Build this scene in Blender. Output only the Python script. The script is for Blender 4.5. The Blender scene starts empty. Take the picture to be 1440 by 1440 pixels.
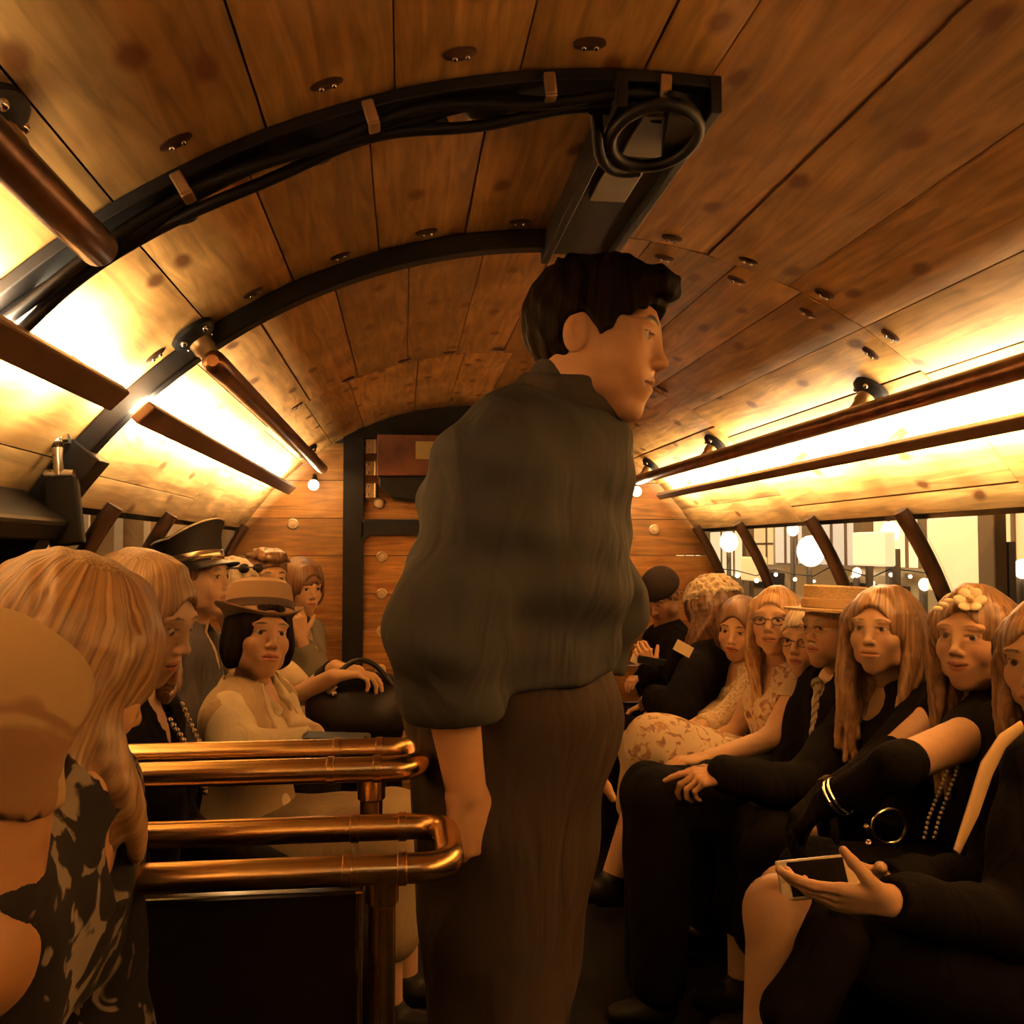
import bpy, bmesh, math, random
import numpy as np
from mathutils import Vector, Matrix
rnd = random.Random(7)
sc = bpy.context.scene
COL = sc.collection
# ------------------------------------------------------------------ camera
F = 1300.0
EYE = 1.35
YAW, PITCH = math.radians(6.67), math.radians(2.29)
cam_d = bpy.data.cameras.new('camera')
cam = bpy.data.objects.new('camera', cam_d); COL.objects.link(cam)
cam.location = (0, 0, EYE)
cam.rotation_euler = (math.pi/2 + PITCH, 0, -YAW)
cam_d.sensor_width = 36.0
cam_d.lens = 36.0*F/1440.0
cam_d.clip_start = 0.02
sc.camera = cam
CF = np.array([math.sin(YAW)*math.cos(PITCH), math.cos(YAW)*math.cos(PITCH), math.sin(PITCH)])
CR = np.array([math.cos(YAW), -math.sin(YAW), 0.0])
CU = np.cross(CR, CF)
def at(px, py, Y):
    d = CF + CR*((px-720)/F) + CU*((720-py)/F)
    t = Y/d[1]
    return np.array([d[0]*t, Y, EYE + d[2]*t])
def V(*a): return np.array(a, dtype=float)
# ------------------------------------------------------------------ world, lights, exposure
sc.view_settings.view_transform = 'Standard'
sc.view_settings.look = 'None'
sc.view_settings.gamma = 1.0
sc.view_settings.use_curve_mapping = False
sc.view_settings.exposure = 0.0
world = bpy.data.worlds.new('night_sky'); sc.world = world
world.use_nodes = True
bgn = world.node_tree.nodes['Background']
bgn.inputs[0].default_value = (0.5, 0.28, 0.12, 1); bgn.inputs[1].default_value = 0.05
XC, R, ZC = 0.36, 1.37, EYE-0.643          # hull circle
END = 4.68; BACK = -1.9
WARM = (1.0, 0.83, 0.54)
def lamp(name, kind, loc, energy, color=WARM, size=0.1, size_y=None, direction=None):
    l = bpy.data.lights.new(name, kind); l.energy = energy; l.color = color
    if kind == 'AREA':
        l.shape = 'RECTANGLE' if size_y else 'DISK'; l.size = size
        if size_y: l.size_y = size_y
    elif kind == 'POINT': l.shadow_soft_size = size
    o = bpy.data.objects.new(name, l); COL.objects.link(o); o.location = loc
    if direction is not None:
        o.rotation_euler = Vector(direction).to_track_quat('-Z', 'Y').to_euler()
    return o
STRIP = 58.0        # watts per metre of strip light
def strip_light(side, y0, y1):
    # LED tape on the back of the lamp housing, washing the curved boards above and below it
    th = math.asin((0.955 if side < 0 else .975)/R)
    for dth in (0.0,):
        rr = R-0.055
        x = XC + side*rr*math.sin(th+dth); z = ZC + rr*math.cos(th+dth)
        o = lamp('strip_light', 'AREA', (x, (y0+y1)/2, z), STRIP*(y1-y0), size=0.03, size_y=(y1-y0))
        nx, nz = side*math.sin(th), math.cos(th)
        # local Y along world Y, local -Z towards the boards
        zax = Vector((-nx, 0, -nz)); yax = Vector((0, 1, 0)); xax = yax.cross(zax)
        o.rotation_euler = Matrix((xax, yax, zax)).transposed().to_euler()
strip_light(1, -1.5, 1.5); strip_light(1, 1.5, 4.5)
strip_light(-1, -1.5, 1.80); strip_light(-1, 1.98, 4.5)
# unseen fill light added behind the camera to soften the interior shade
lamp('fill_light', 'AREA', (XC-0.25, -0.75, EYE+0.66), 0.7, size=0.3, direction=(0.05, 0.75, -0.65))
# ------------------------------------------------------------------ materials
MATS = {}
def nt(name):
    m = bpy.data.materials.new(name); m.use_nodes = True
    t = m.node_tree; return m, t, t.nodes['Principled BSDF']
def mat(name, color, rough=0.6, metal=0.0, noise=0.0, scale=20, bump=0.0, stretch=(1,1,1), spec=0.5, sheen=0.0):
    if name in MATS: return MATS[name]
    if max(color) < .06 and metal < .5 and spec == .5: spec = .15
    m, t, b = nt(name)
    b.inputs['Base Color'].default_value = (*color, 1); b.inputs['Roughness'].default_value = rough
    b.inputs['Metallic'].default_value = metal; b.inputs['Specular IOR Level'].default_value = spec
    if sheen: b.inputs['Sheen Weight'].default_value = sheen
    tc = t.nodes.new('ShaderNodeTexCoord'); mp = t.nodes.new('ShaderNodeMapping'); mp.inputs['Scale'].default_value = stretch
    n = t.nodes.new('ShaderNodeTexNoise'); n.inputs['Scale'].default_value = scale; n.inputs['Detail'].default_value = 4
    t.links.new(tc.outputs['Object'], mp.inputs[0]); t.links.new(mp.outputs[0], n.inputs['Vector'])
    if noise:
        r = t.nodes.new('ShaderNodeValToRGB'); r.color_ramp.elements[0].position = .3; r.color_ramp.elements[1].position = .7
        r.color_ramp.elements[0].color = (*[max(0, c*(1-noise)) for c in color], 1)
        r.color_ramp.elements[1].color = (*[min(1, c*(1+noise)) for c in color], 1)
        t.links.new(n.outputs[0], r.inputs[0]); t.links.new(r.outputs[0], b.inputs['Base Color'])
    if bump:
        bp = t.nodes.new('ShaderNodeBump'); bp.inputs['Strength'].default_value = bump; bp.inputs['Distance'].default_value = .01
        t.links.new(n.outputs[0], bp.inputs['Height']); t.links.new(bp.outputs[0], b.inputs['Normal'])
    MATS[name] = m; return m
def emit(name, color, strength):
    if name in MATS: return MATS[name]
    m, t, b = nt(name)
    b.inputs['Base Color'].default_value = (*color, 1)
    b.inputs['Emission Color'].default_value = (*color, 1); b.inputs['Emission Strength'].default_value = strength
    MATS[name] = m; return m
def wood(name, along='Y', base=(.58, .325, .10), dark=(.13, .045, .010), usecol=True):
    """boards: colour per board from the 'board' attribute, long grain, dark knots"""
    m, t, b = nt(name); N = t.nodes.new; L = t.links.new
    oc = N('ShaderNodeTexCoord'); at_ = N('ShaderNodeAttribute'); at_.attribute_name = 'board'
    sx_ = N('ShaderNodeSeparateXYZ'); L(oc.outputs['Object'], sx_.inputs[0]); tc = N('ShaderNodeCombineXYZ')
    if along == 'Y':      # unroll the curved roof: arc length across, distance along
        dx = N('ShaderNodeMath'); dx.operation = 'SUBTRACT'; dx.inputs[1].default_value = XC; L(sx_.outputs[0], dx.inputs[0])
        dz = N('ShaderNodeMath'); dz.operation = 'SUBTRACT'; dz.inputs[1].default_value = ZC; L(sx_.outputs[2], dz.inputs[0])
        at2 = N('ShaderNodeMath'); at2.operation = 'ARCTAN2'; L(dx.outputs[0], at2.inputs[0]); L(dz.outputs[0], at2.inputs[1])
        ml = N('ShaderNodeMath'); ml.operation = 'MULTIPLY'; ml.inputs[1].default_value = R; L(at2.outputs[0], ml.inputs[0])
        L(ml.outputs[0], tc.inputs[0]); L(sx_.outputs[1], tc.inputs[1])
    else:
        L(sx_.outputs[0], tc.inputs[0]); L(sx_.outputs[2], tc.inputs[1])
    sx = {'Y': (1, .09, 1), 'X': (.09, 1, 1)}[along]
    # shift the pattern from board to board
    ad = N('ShaderNodeVectorMath'); ad.operation = 'MULTIPLY_ADD'
    ad.inputs[1].default_value = (7.3, 7.3, 7.3); L(at_.outputs['Vector'], ad.inputs[0]); L(tc.outputs[0], ad.inputs[2])
    mp = N('ShaderNodeMapping'); mp.inputs['Scale'].default_value = sx; L(ad.outputs[0], mp.inputs[0])
    g = N('ShaderNodeTexNoise'); g.inputs['Scale'].default_value = 34; g.inputs['Detail'].default_value = 6; g.inputs['Distortion'].default_value = 1.2
    L(mp.outputs[0], g.inputs['Vector'])
    bl = N('ShaderNodeTexNoise'); bl.inputs['Scale'].default_value = 4.5; bl.inputs['Detail'].default_value = 3
    L(ad.outputs[0], bl.inputs['Vector'])
    r1 = N('ShaderNodeValToRGB'); r1.color_ramp.elements[0].position = .33; r1.color_ramp.elements[1].position = .68
    r1.color_ramp.elements[0].color = (*[c*.56 for c in base], 1); r1.color_ramp.elements[1].color = (*[c*1.2 for c in base], 1)
    L(g.outputs[0], r1.inputs[0])
    r2 = N('ShaderNodeValToRGB'); r2.color_ramp.elements[0].position = .3; r2.color_ramp.elements[1].position = .75
    r2.color_ramp.elements[0].color = (.62, .54, .45, 1); r2.color_ramp.elements[1].color = (1.1, 1.1, 1.1, 1)
    L(bl.outputs[0], r2.inputs[0])
    mx = N('ShaderNodeMix'); mx.data_type = 'RGBA'; mx.blend_type = 'MULTIPLY'; mx.inputs[0].default_value = 1
    L(r1.outputs[0], mx.inputs[6]); L(r2.outputs[0], mx.inputs[7])
    mx2 = N('ShaderNodeMix'); mx2.data_type = 'RGBA'; mx2.blend_type = 'MULTIPLY'; mx2.inputs[0].default_value = 1
    L(mx.outputs[2], mx2.inputs[6])
    rr = N('ShaderNodeMapRange'); rr.inputs[1].default_value = 0; rr.inputs[2].default_value = 1; rr.inputs[3].default_value = .55; rr.inputs[4].default_value = 1.22
    sp = N('ShaderNodeSeparateXYZ'); L(at_.outputs['Vector'], sp.inputs[0]); L(sp.outputs[0], rr.inputs[0])
    L(rr.outputs[0], mx2.inputs[7])
    # knots
    kp = N('ShaderNodeMapping'); kp.inputs['Scale'].default_value = {'Y': (5.2, 2.9, 4.4), 'X': (2.0, 4.4, 4.4)}[along]; L(ad.outputs[0], kp.inputs[0])
    nz = N('ShaderNodeTexNoise'); nz.inputs['Scale'].default_value = 9; L(ad.outputs[0], nz.inputs['Vector'])
    sh = N('ShaderNodeVectorMath'); sh.operation = 'MULTIPLY_ADD'; sh.inputs[1].default_value = (.13, .13, .13)
    L(nz.outputs['Color'], sh.inputs[0]); L(kp.outputs[0], sh.inputs[2])
    vo = N('ShaderNodeTexVoronoi'); vo.voronoi_dimensions = '2D'; vo.inputs['Scale'].default_value = 1.0; L(sh.outputs[0], vo.inputs['Vector'])
    kr = N('ShaderNodeValToRGB'); kr.color_ramp.elements[0].position = .05; kr.color_ramp.elements[1].position = .115
    kr.color_ramp.elements[0].color = (1, 1, 1, 1); kr.color_ramp.elements[1].color = (0, 0, 0, 1)
    L(vo.outputs['Distance'], kr.inputs[0])
    mx3 = N('ShaderNodeMix'); mx3.data_type = 'RGBA'; mx3.inputs[7].default_value = (*dark, 1)
    km = N('ShaderNodeMath'); km.operation = 'MULTIPLY'; km.inputs[1].default_value = .95
    L(kr.outputs[0], km.inputs[0]); L(km.outputs[0], mx3.inputs[0]); L(mx2.outputs[2], mx3.inputs[6])
    L(mx3.outputs[2], b.inputs['Base Color'])
    bp = N('ShaderNodeBump'); bp.inputs['Strength'].default_value = .12; bp.inputs['Distance'].default_value = .004
    L(g.outputs[0], bp.inputs['Height']); L(bp.outputs[0], b.inputs['Normal'])
    b.inputs['Roughness'].default_value = .48; b.inputs['Specular IOR Level'].default_value = .35
    return m
def skin_mat():
    m, t, b = nt('skin'); N = t.nodes.new; L = t.links.new
    a = N('ShaderNodeAttribute'); a.attribute_name = 'tone'
    tc = N('ShaderNodeTexCoord'); n = N('ShaderNodeTexNoise'); n.inputs['Scale'].default_value = 45; n.inputs['Detail'].default_value = 3
    L(tc.outputs['Object'], n.inputs['Vector'])
    r = N('ShaderNodeMapRange'); r.inputs[3].default_value = .9; r.inputs[4].default_value = 1.1; L(n.outputs[0], r.inputs[0])
    mx = N('ShaderNodeMix'); mx.data_type = 'RGBA'; mx.blend_type = 'MULTIPLY'; mx.inputs[0].default_value = 1
    L(a.outputs['Color'], mx.inputs[6]); L(r.outputs[0], mx.inputs[7]); L(mx.outputs[2], b.inputs['Base Color'])
    b.inputs['Roughness'].default_value = .48; b.inputs['Specular IOR Level'].default_value = .4
    return m
SKIN = skin_mat()
def tone_mat(name, rough=.7, bump=.0, scale=60, sheen=0):
    """cloth whose dye comes from the 'tone' attribute"""
    m, t, b = nt(name); a = t.nodes.new('ShaderNodeAttribute'); a.attribute_name = 'tone'
    t.links.new(a.outputs['Color'], b.inputs['Base Color'])
    if bump:
        tc = t.nodes.new('ShaderNodeTexCoord'); n = t.nodes.new('ShaderNodeTexNoise'); n.inputs['Scale'].default_value = scale; n.inputs['Detail'].default_value = 2; n.inputs['Distortion'].default_value = 1.5
        mp = t.nodes.new('ShaderNodeMapping'); mp.inputs['Rotation'].default_value = (.3, .5, .4); mp.inputs['Scale'].default_value = (1.6, 1.6, .55)
        t.links.new(tc.outputs['Object'], mp.inputs[0]); t.links.new(mp.outputs[0], n.inputs['Vector'])
        bp = t.nodes.new('ShaderNodeBump'); bp.inputs['Strength'].default_value = bump; bp.inputs['Distance'].default_value = .02
        t.links.new(n.outputs[0], bp.inputs['Height']); t.links.new(bp.outputs[0], b.inputs['Normal'])
    b.inputs['Roughness'].default_value = rough; b.inputs['Specular IOR Level'].default_value = .03
    return m
CLOTH = tone_mat('dyed_cloth', .85, .5, 9)
EYEM = tone_mat('eye_surface', .15)
STEEL = mat('black_steel', (.008, .006, .005), .5, .0, .3, 12, .15)
RUST = mat('dark_bronze_pipe', (.16, .075, .035), .34, .85, .45, 14, .1)
COPPER = mat('polished_copper', (.78, .50, .21), .27, 1.0, .12, 9, .04)
CHROME = mat('bright_clamp_metal', (.75, .68, .55), .2, 1.0)
BRASS = mat('brass', (.85, .6, .25), .25, 1.0)
BLACKP = mat('black_plastic', (.004, .003, .003), .5, spec=.18)
GREYP = mat('frosted_grey_plastic', (.16, .14, .10), .35, 0, .2, 8)
BULB = emit('bulb_glow', (1, .78, .42), 14)
WOOD = wood('cedar_ceiling_boards', 'Y')
WOODE = wood('copper_toned_end_boards', 'X', base=(.54, .26, .065), dark=(.25, .09, .018))
# ------------------------------------------------------------------ object helpers
def tag(o, label=None, cat=None, group=None, kind=None):
    if label: o['label'] = label
    if cat: o['category'] = cat
    if group: o['group'] = group
    if kind: o['kind'] = kind
    return o
def empty(name, loc, label=None, cat=None, group=None):
    o = bpy.data.objects.new(name, None); COL.objects.link(o); o.location = [float(c) for c in loc]
    o.empty_display_size = .05
    return tag(o, label, cat, group)
def link(name, me, material, parent=None, smooth=True):
    if material: me.materials.append(material)
    if smooth:
        me.polygons.foreach_set('use_smooth', [True]*len(me.polygons))
    o = bpy.data.objects.new(name, me); COL.objects.link(o)
    if parent is not None:
        root = parent; off = Vector((0, 0, 0))
        while root is not None: off += root.location; root = root.parent
        me.transform(Matrix.Translation(-off)); o.parent = parent
    return o
class MB:
    """collects solid shapes in world coordinates into one mesh"""
    def __init__(s): s.v = []; s.f = []; s.c = []
    def add(s, v, f, col=None):
        o = len(s.v); s.v += [tuple(map(float, p)) for p in v]; s.f += [tuple(i+o for i in q) for q in f]
        s.c += [col or (0, 0, 0)]*len(v)
    def box(s, c, size, M=None, col=None):
        a, b, d = [x/2 for x in size]
        p = [(-a,-b,-d),(a,-b,-d),(a,b,-d),(-a,b,-d),(-a,-b,d),(a,-b,d),(a,b,d),(-a,b,d)]
        c = Vector(c); M = M or Matrix.Identity(3)
        s.add([c + M @ Vector(q) for q in p], [(0,3,2,1),(4,5,6,7),(0,1,5,4),(1,2,6,5),(2,3,7,6),(3,0,4,7)], col)
    def tube(s, pts, r, n=16, caps=True, flat=None, col=None):
        pts = [Vector(p) for p in pts]; rs = r if hasattr(r, '__len__') else [r]*len(pts)
        t0 = (pts[1]-pts[0]).normalized(); up = Vector((0, 0, 1)) if abs(t0.z) < .9 else Vector((1, 0, 0))
        nrm = (up - t0*up.dot(t0)).normalized(); vv = []; ff = []
        for i, p in enumerate(pts):
            t = (pts[min(i+1, len(pts)-1)] - pts[max(i-1, 0)]).normalized()
            nrm = (nrm - t*nrm.dot(t)).normalized(); b = t.cross(nrm)
            for k in range(n):
                a = 2*math.pi*k/n; ca, sa = math.cos(a), math.sin(a)*(flat or 1)
                vv.append(p + (nrm*ca + b*sa)*rs[i])
        for i in range(len(pts)-1):
            for k in range(n):
                ff.append((i*n+k, i*n+(k+1)%n, (i+1)*n+(k+1)%n, (i+1)*n+k))
        if caps: ff.append(tuple(range(n))[::-1]); ff.append(tuple((len(pts)-1)*n+k for k in range(n)))
        s.add(vv, ff, col)
    def lathe(s, prof, M, n=32, col=None, sx=1, sy=1, warp=None):
        """prof: (r, h) pairs, around local z; M 4x4"""
        vv = []; ff = []
        for r_, h in prof:
            for k in range(n):
                a = 2*math.pi*k/n; p = Vector((r_*math.cos(a)*sx, r_*math.sin(a)*sy, h))
                if warp: p = Vector(warp(p))
                vv.append(M @ p)
        for i in range(len(prof)-1):
            for k in range(n): ff.append((i*n+k, i*n+(k+1)%n, (i+1)*n+(k+1)%n, (i+1)*n+k))
        ff.append(tuple(range(n))[::-1]); ff.append(tuple((len(prof)-1)*n+k for k in range(n)))
        s.add(vv, ff, col)
    def ball(s, c, r, n=12, sc_=(1,1,1), M=None, col=None):
        prof = [(max(1e-4, math.sin(math.pi*i/n))*r, -math.cos(math.pi*i/n)*r) for i in range(n+1)]
        T = Matrix.Translation(Vector(c)) @ (M.to_4x4() if M else Matrix.Identity(4)) @ Matrix.Diagonal((*sc_, 1))
        s.lathe(prof, T, n*2, col)
    def build(s, name, material, parent=None, smooth=True, attr=None, bevel=0):
        me = bpy.data.meshes.new(name); me.from_pydata(s.v, [], s.f); me.update()
        if attr:
            a = me.attributes.new(attr, 'FLOAT_COLOR', 'POINT')
            a.data.foreach_set('color', np.array([(*c, 1) for c in s.c], dtype=np.float32).ravel())
        if smooth: me.set_sharp_from_angle(angle=math.radians(38))
        o = link(name, me, material, parent, smooth)
        if bevel:
            md = o.modifiers.new('bevel', 'BEVEL'); md.width = bevel; md.segments = 2; md.limit_method = 'ANGLE'
        return o
def arc(p0, p1, p2, n=8):
    """quadratic bend p0-p1-p2"""
    p0, p1, p2 = map(Vector, (p0, p1, p2)); return [p0*(1-t)**2 + p1*2*t*(1-t) + p2*t*t for t in [i/n for i in range(n+1)]]
def hull(x_rel=None, th=None, y=0, off=0):
    if th is None: th = math.asin(x_rel/R)
    return (XC + (R-off)*math.sin(th), y, ZC + (R-off)*math.cos(th))
def frame(f, u):
    f = np.array(f, float); f /= np.linalg.norm(f); u = np.array(u, float); u = u - f*(u@f); u /= np.linalg.norm(u)
    return f, np.cross(f, u), u      # forward, right, up
# ================================================================== the vehicle
def struct(name, mb, m, smooth=False, attr=None, bevel=0):
    o = mb.build(name, m, None, smooth, attr, bevel); o['kind'] = 'structure'; return o
def board(mb, th0, th1, y0, y1, g=.0016, thick=.02, rd=0):
    n = max(3, int((th1-th0)/.03)); th0 += g/R; th1 -= g/R; y0 += g; y1 -= g
    vv = []; ff = []
    for i in range(n+1):
        th = th0 + (th1-th0)*i/n
        e = .0025 if i in (0, n) else 0
        vv += [hull(th=th, y=y0, off=rd-e), hull(th=th, y=y1, off=rd-e), hull(th=th, y=y1, off=-thick), hull(th=th, y=y0, off=-thick)]
    for i in range(n):
        a = i*4; b = a+4
        for k in range(4): ff.append((a+k, b+k, b+(k+1)%4, a+(k+1)%4))
    ff += [(0, 1, 2, 3), (n*4+3, n*4+2, n*4+1, n*4)]
    mb.add(vv, ff, (rnd.random(), rnd.random(), rnd.random()))
TW = math.asin(1.15/R)
def seams(known, lo, hi, w=.19):
    t = sorted(math.asin((x-XC)/R) for x in known)
    while t[0]-w/R > lo+.05/R: t.insert(0, t[0]-w/R*rnd.uniform(.85, 1.12))
    while t[-1]+w/R < hi-.05/R: t.append(t[-1]+w/R*rnd.uniform(.85, 1.12))
    t = [a for a in t if lo+.04/R < a < hi-.04/R]
    return [lo]+t+[hi]
A1, A2, A3 = 1.36, 2.06, 3.38
cb = MB()
thd = math.asin((.465-XC)/R)
for known, lo, hi, y0, y1 in (
    ([-.62, -.41, -.2, -.016, .17, .36], -TW, thd, -.2, A1),
    ([-.62, -.42, -.243, -.058, .134, .32], -TW, thd, A1, A2),
    ([.70], thd, TW, -.2, A2),
    ([-.34, -.166, .01, .19, .36], -TW, TW, A2, A3),
    ([-.2, .05, .22, .4], -TW, TW, A3, END),
    ([-.2, .05, .22, .4], -TW, TW, BACK, -.2)):
    s_ = seams(known, lo, hi)
    for a, b in zip(s_, s_[1:]): board(cb, a, b, y0, y1, rd=rnd.uniform(0, .004))
struct('ceiling', cb, WOOD, True, 'board')
# outer skin of the roof
ob = MB(); n = 60; t_ = TW+.02
vv = []; ff = []
for i in range(n+1):
    th = -t_ + 2*t_*i/n
    vv += [hull(th=th, y=BACK-.05, off=-.022), hull(th=th, y=END+.05, off=-.022), hull(th=th, y=END+.05, off=-.04), hull(th=th, y=BACK-.05, off=-.04)]
for i in range(n):
    for k in range(4): ff.append((i*4+k, i*4+4+k, i*4+4+(k+1)%4, i*4+(k+1)%4))
ff += [(0, 1, 2, 3), (n*4+3, n*4+2, n*4+1, n*4)]
ob.add(vv, ff); struct('ceiling_outer_skin', ob, STEEL)
# floor, side walls, end walls
fb = MB(); fb.box((XC, (BACK+END)/2, -.03), (3.2, END-BACK+.2, .06)); struct('floor', fb, mat('dark_rubber_floor', (.006, .005, .004), .7, 0, .3, 8))
TB = math.radians(77.5)
WALLM = mat('dark_wall_panel', (.02, .012, .007), .6, 0, .3, 6)
for side, nm in ((-1, 'wall_left'), (1, 'wall_right')):
    w = MB(); zt = ZC + R*math.cos(TB); xw = R*math.sin(TB)
    w.box((XC+side*(xw+.04), (BACK+END)/2, zt/2), (.08, END-BACK, zt)); struct(nm, w, WALLM)
# end wall: horizontal boards clipped to the hull outline, in three bays round the door
def hw(z):   # half width of the hull at height z
    if z > ZC: return math.sqrt(max(1e-6, R*R-(z-ZC)**2)) if z < ZC+R else 0
    return R
eb = MB()
def wall_board(mb, x0, x1, z0, z1, y, t=.03):
    z1 = min(z1, ZC+R-.002)
    pts = []
    n = 6
    for i in range(n+1):
        z = z0+(z1-z0)*i/n; pts.append((min(x1, XC+hw(z)+.01), z))
    for i in range(n, -1, -1):
        z = z0+(z1-z0)*i/n; pts.append((max(x0, XC-hw(z)-.01), z))
    if pts[0][0] <= pts[-1][0] or pts[n][0] <= pts[n+1][0]: return
    m = len(pts)
    mb.add([(p[0], y, p[1]) for p in pts]+[(p[0], y+t, p[1]) for p in pts],
           [tuple(range(m)), tuple(range(2*m-1, m-1, -1))]+[(i, i+m, (i+1)%m+m, (i+1)%m) for i in range(m)], (rnd.random(), rnd.random(), rnd.random()))
z = 0
while z < ZC+R:
    h = .188
    wall_board(eb, XC-1.4, -.26, z+.0015, z+h-.0015, END)
    wall_board(eb, .98, XC+1.4, z+.0015, z+h-.0015, END)
    z += h
struct('wall_end', eb, WOODE, False, 'board')
bw = MB(); wall_board(bw, XC-1.4, XC+1.4, 0, ZC+R-.003, BACK-.04)
wl = struct('wall_behind_camera', bw, WALLM); wl.name = 'wall_back'
# door in the end wall
DR = empty('door_1', (.36, END, 0)); DR['kind'] = 'structure'
db = MB(); z = 0
while z < 1.44:
    wall_board(db, -.2, .92, z+.002, min(z+.188, 1.44)-.002, END+.005); z += .188
db.build('door_panel', WOODE, DR, False, 'board')
tb = MB(); wall_board(tb, -.2, .92, 1.50, 1.95, END+.01); tb.build('transom_panel', WOODE, DR, False, 'board')
dfm = MB()
for x in (-.25, .97): dfm.box((x, END-.01, .98), (.1, .06, 1.96))
dfm.box((.36, END-.01, 1.452), (1.14, .06, .066))
def fillet(mb, cx, cz, sx, sz, r=.05):
    pts = [(cx, cz)]+[(cx+sx*r*(1-math.sin(a)), cz+sz*r*(1-math.cos(a))) for a in [math.pi/2*i/8 for i in range(9)]]
    m = len(pts); mb.add([(p[0], END-.04, p[1]) for p in pts]+[(p[0], END+.0, p[1]) for p in pts],
        [tuple(range(m)), tuple(range(2*m-1, m-1, -1))]+[(i, (i+1)%m, (i+1)%m+m, i+m) for i in range(m)])
fillet(dfm, -.2, 1.42, 1, -1); fillet(dfm, .92, 1.42, -1, -1)
dfm.build('door_frame', STEEL, DR, False, bevel=.004)
hd = MB(); pts = []
for i in range(13):
    x = XC-.6+1.2*i/12; pts.append((x, ZC+math.sqrt(R*R-(x-XC)**2)-.006))
pts += [(XC+.6, 1.90), (XC-.6, 1.90)]; m = len(pts)
hd.add([(p[0], END-.06, p[1]) for p in pts]+[(p[0], END+.02, p[1]) for p in pts], [tuple(range(m))[::-1], tuple(range(m, 2*m))]+[(i, (i+1)%m, (i+1)%m+m, i+m) for i in range(m)])
hd.build('arched_header', STEEL, DR, False)
# hinges by the locker
for z in (1.86, 1.75, 1.64):
    h = MB(); h.box((-.165, END-.045, z), (.05, .012, .07)); h.tube([(-.14, END-.055, z-.035), (-.14, END-.055, z+.035)], .009, 10)
    for dz in (-.02, .02): h.ball((-.178, END-.053, z+dz), .006, 6)
    h.build('hinge', mat('worn_bronze', (.3, .2, .1), .4, .9), DR)
# overhead locker above the door
LK = empty('overhead_locker', (.2, END, 1.6), 'brown overhead locker box above the end door with a small square label', 'locker')
l = MB(); l.box((.32, END-.13, 1.80), (.90, .20, .20)); l.build('locker_box', mat('dark_red_wood', (.13, .045, .022), .5, 0, .4, 14), LK, False, bevel=.006)
l = MB(); p = at(597, 633, END-.24); l.box((p[0], END-.234, p[2]), (.085, .006, .085)); l.build('paper_label', mat('aged_paper', (.62, .52, .25), .8), LK, False)
l = MB(); prof = [(-.40, .0), (-.40, -.05), (-.33, -.11), (-.1, -.135), (.3, -.135), (.38, -.1), (.42, 0)]; m = len(prof)
l.add([(.28+a, END-.23, 1.70+b) for a, b in prof]+[(.28+a, END-.04, 1.70+b) for a, b in prof], [tuple(range(m)), tuple(range(2*m-1, m-1, -1))]+[(i, i+m, (i+1)%m+m, (i+1)%m) for i in range(m)])
l.build('lower_tray', BLACKP, LK, False, bevel=.008)
# round rivets on the end wall
riv = None
RV = [(412, 737), (397, 790), (533, 708), (537, 783), (537, 835), (537, 888), (535, 942), (920, 745), (427, 850), (460, 760), (1012, 800)]
def rivet(p, y):
    b = MB(); M = Matrix.Translation((p[0], y, p[2])) @ Matrix.Rotation(math.pi/2, 4, 'X')
    b.lathe([(.028, -.004), (.028, .003), (.022, .007), (.02, .004), (.012, .004), (.011, .012), (.0001, .013)], M, 20)
    return b
for i, (px, py) in enumerate(RV[:9]+RV[10:10]):
    yy = END-.003 if px < 500 or px > 900 else END+.002
    o = rivet(at(px, py, END), yy).build('round_rivet', mat('pale_brass_rivet', (.80, .58, .33), .35, .55), None)
    lab = {0: 'pale round rivet on the end wall right under the left globe bulb', 1: 'pale round rivet low on the end wall behind the seated quiffed man',
           2: 'pale round rivet above the door beam, beneath the overhead locker', 7: 'pale round rivet on the right end of the end wall under the right globe bulb',
           8: 'pale round rivet on the end wall behind the dark bobbed woman'}
    if i in lab: tag(o, lab[i], 'rivet')
    else: tag(o, ['topmost', 'second from the top', 'third from the top', 'lowest'][i-3]+' pale round rivet on the wooden door panel', 'rivet')
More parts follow.
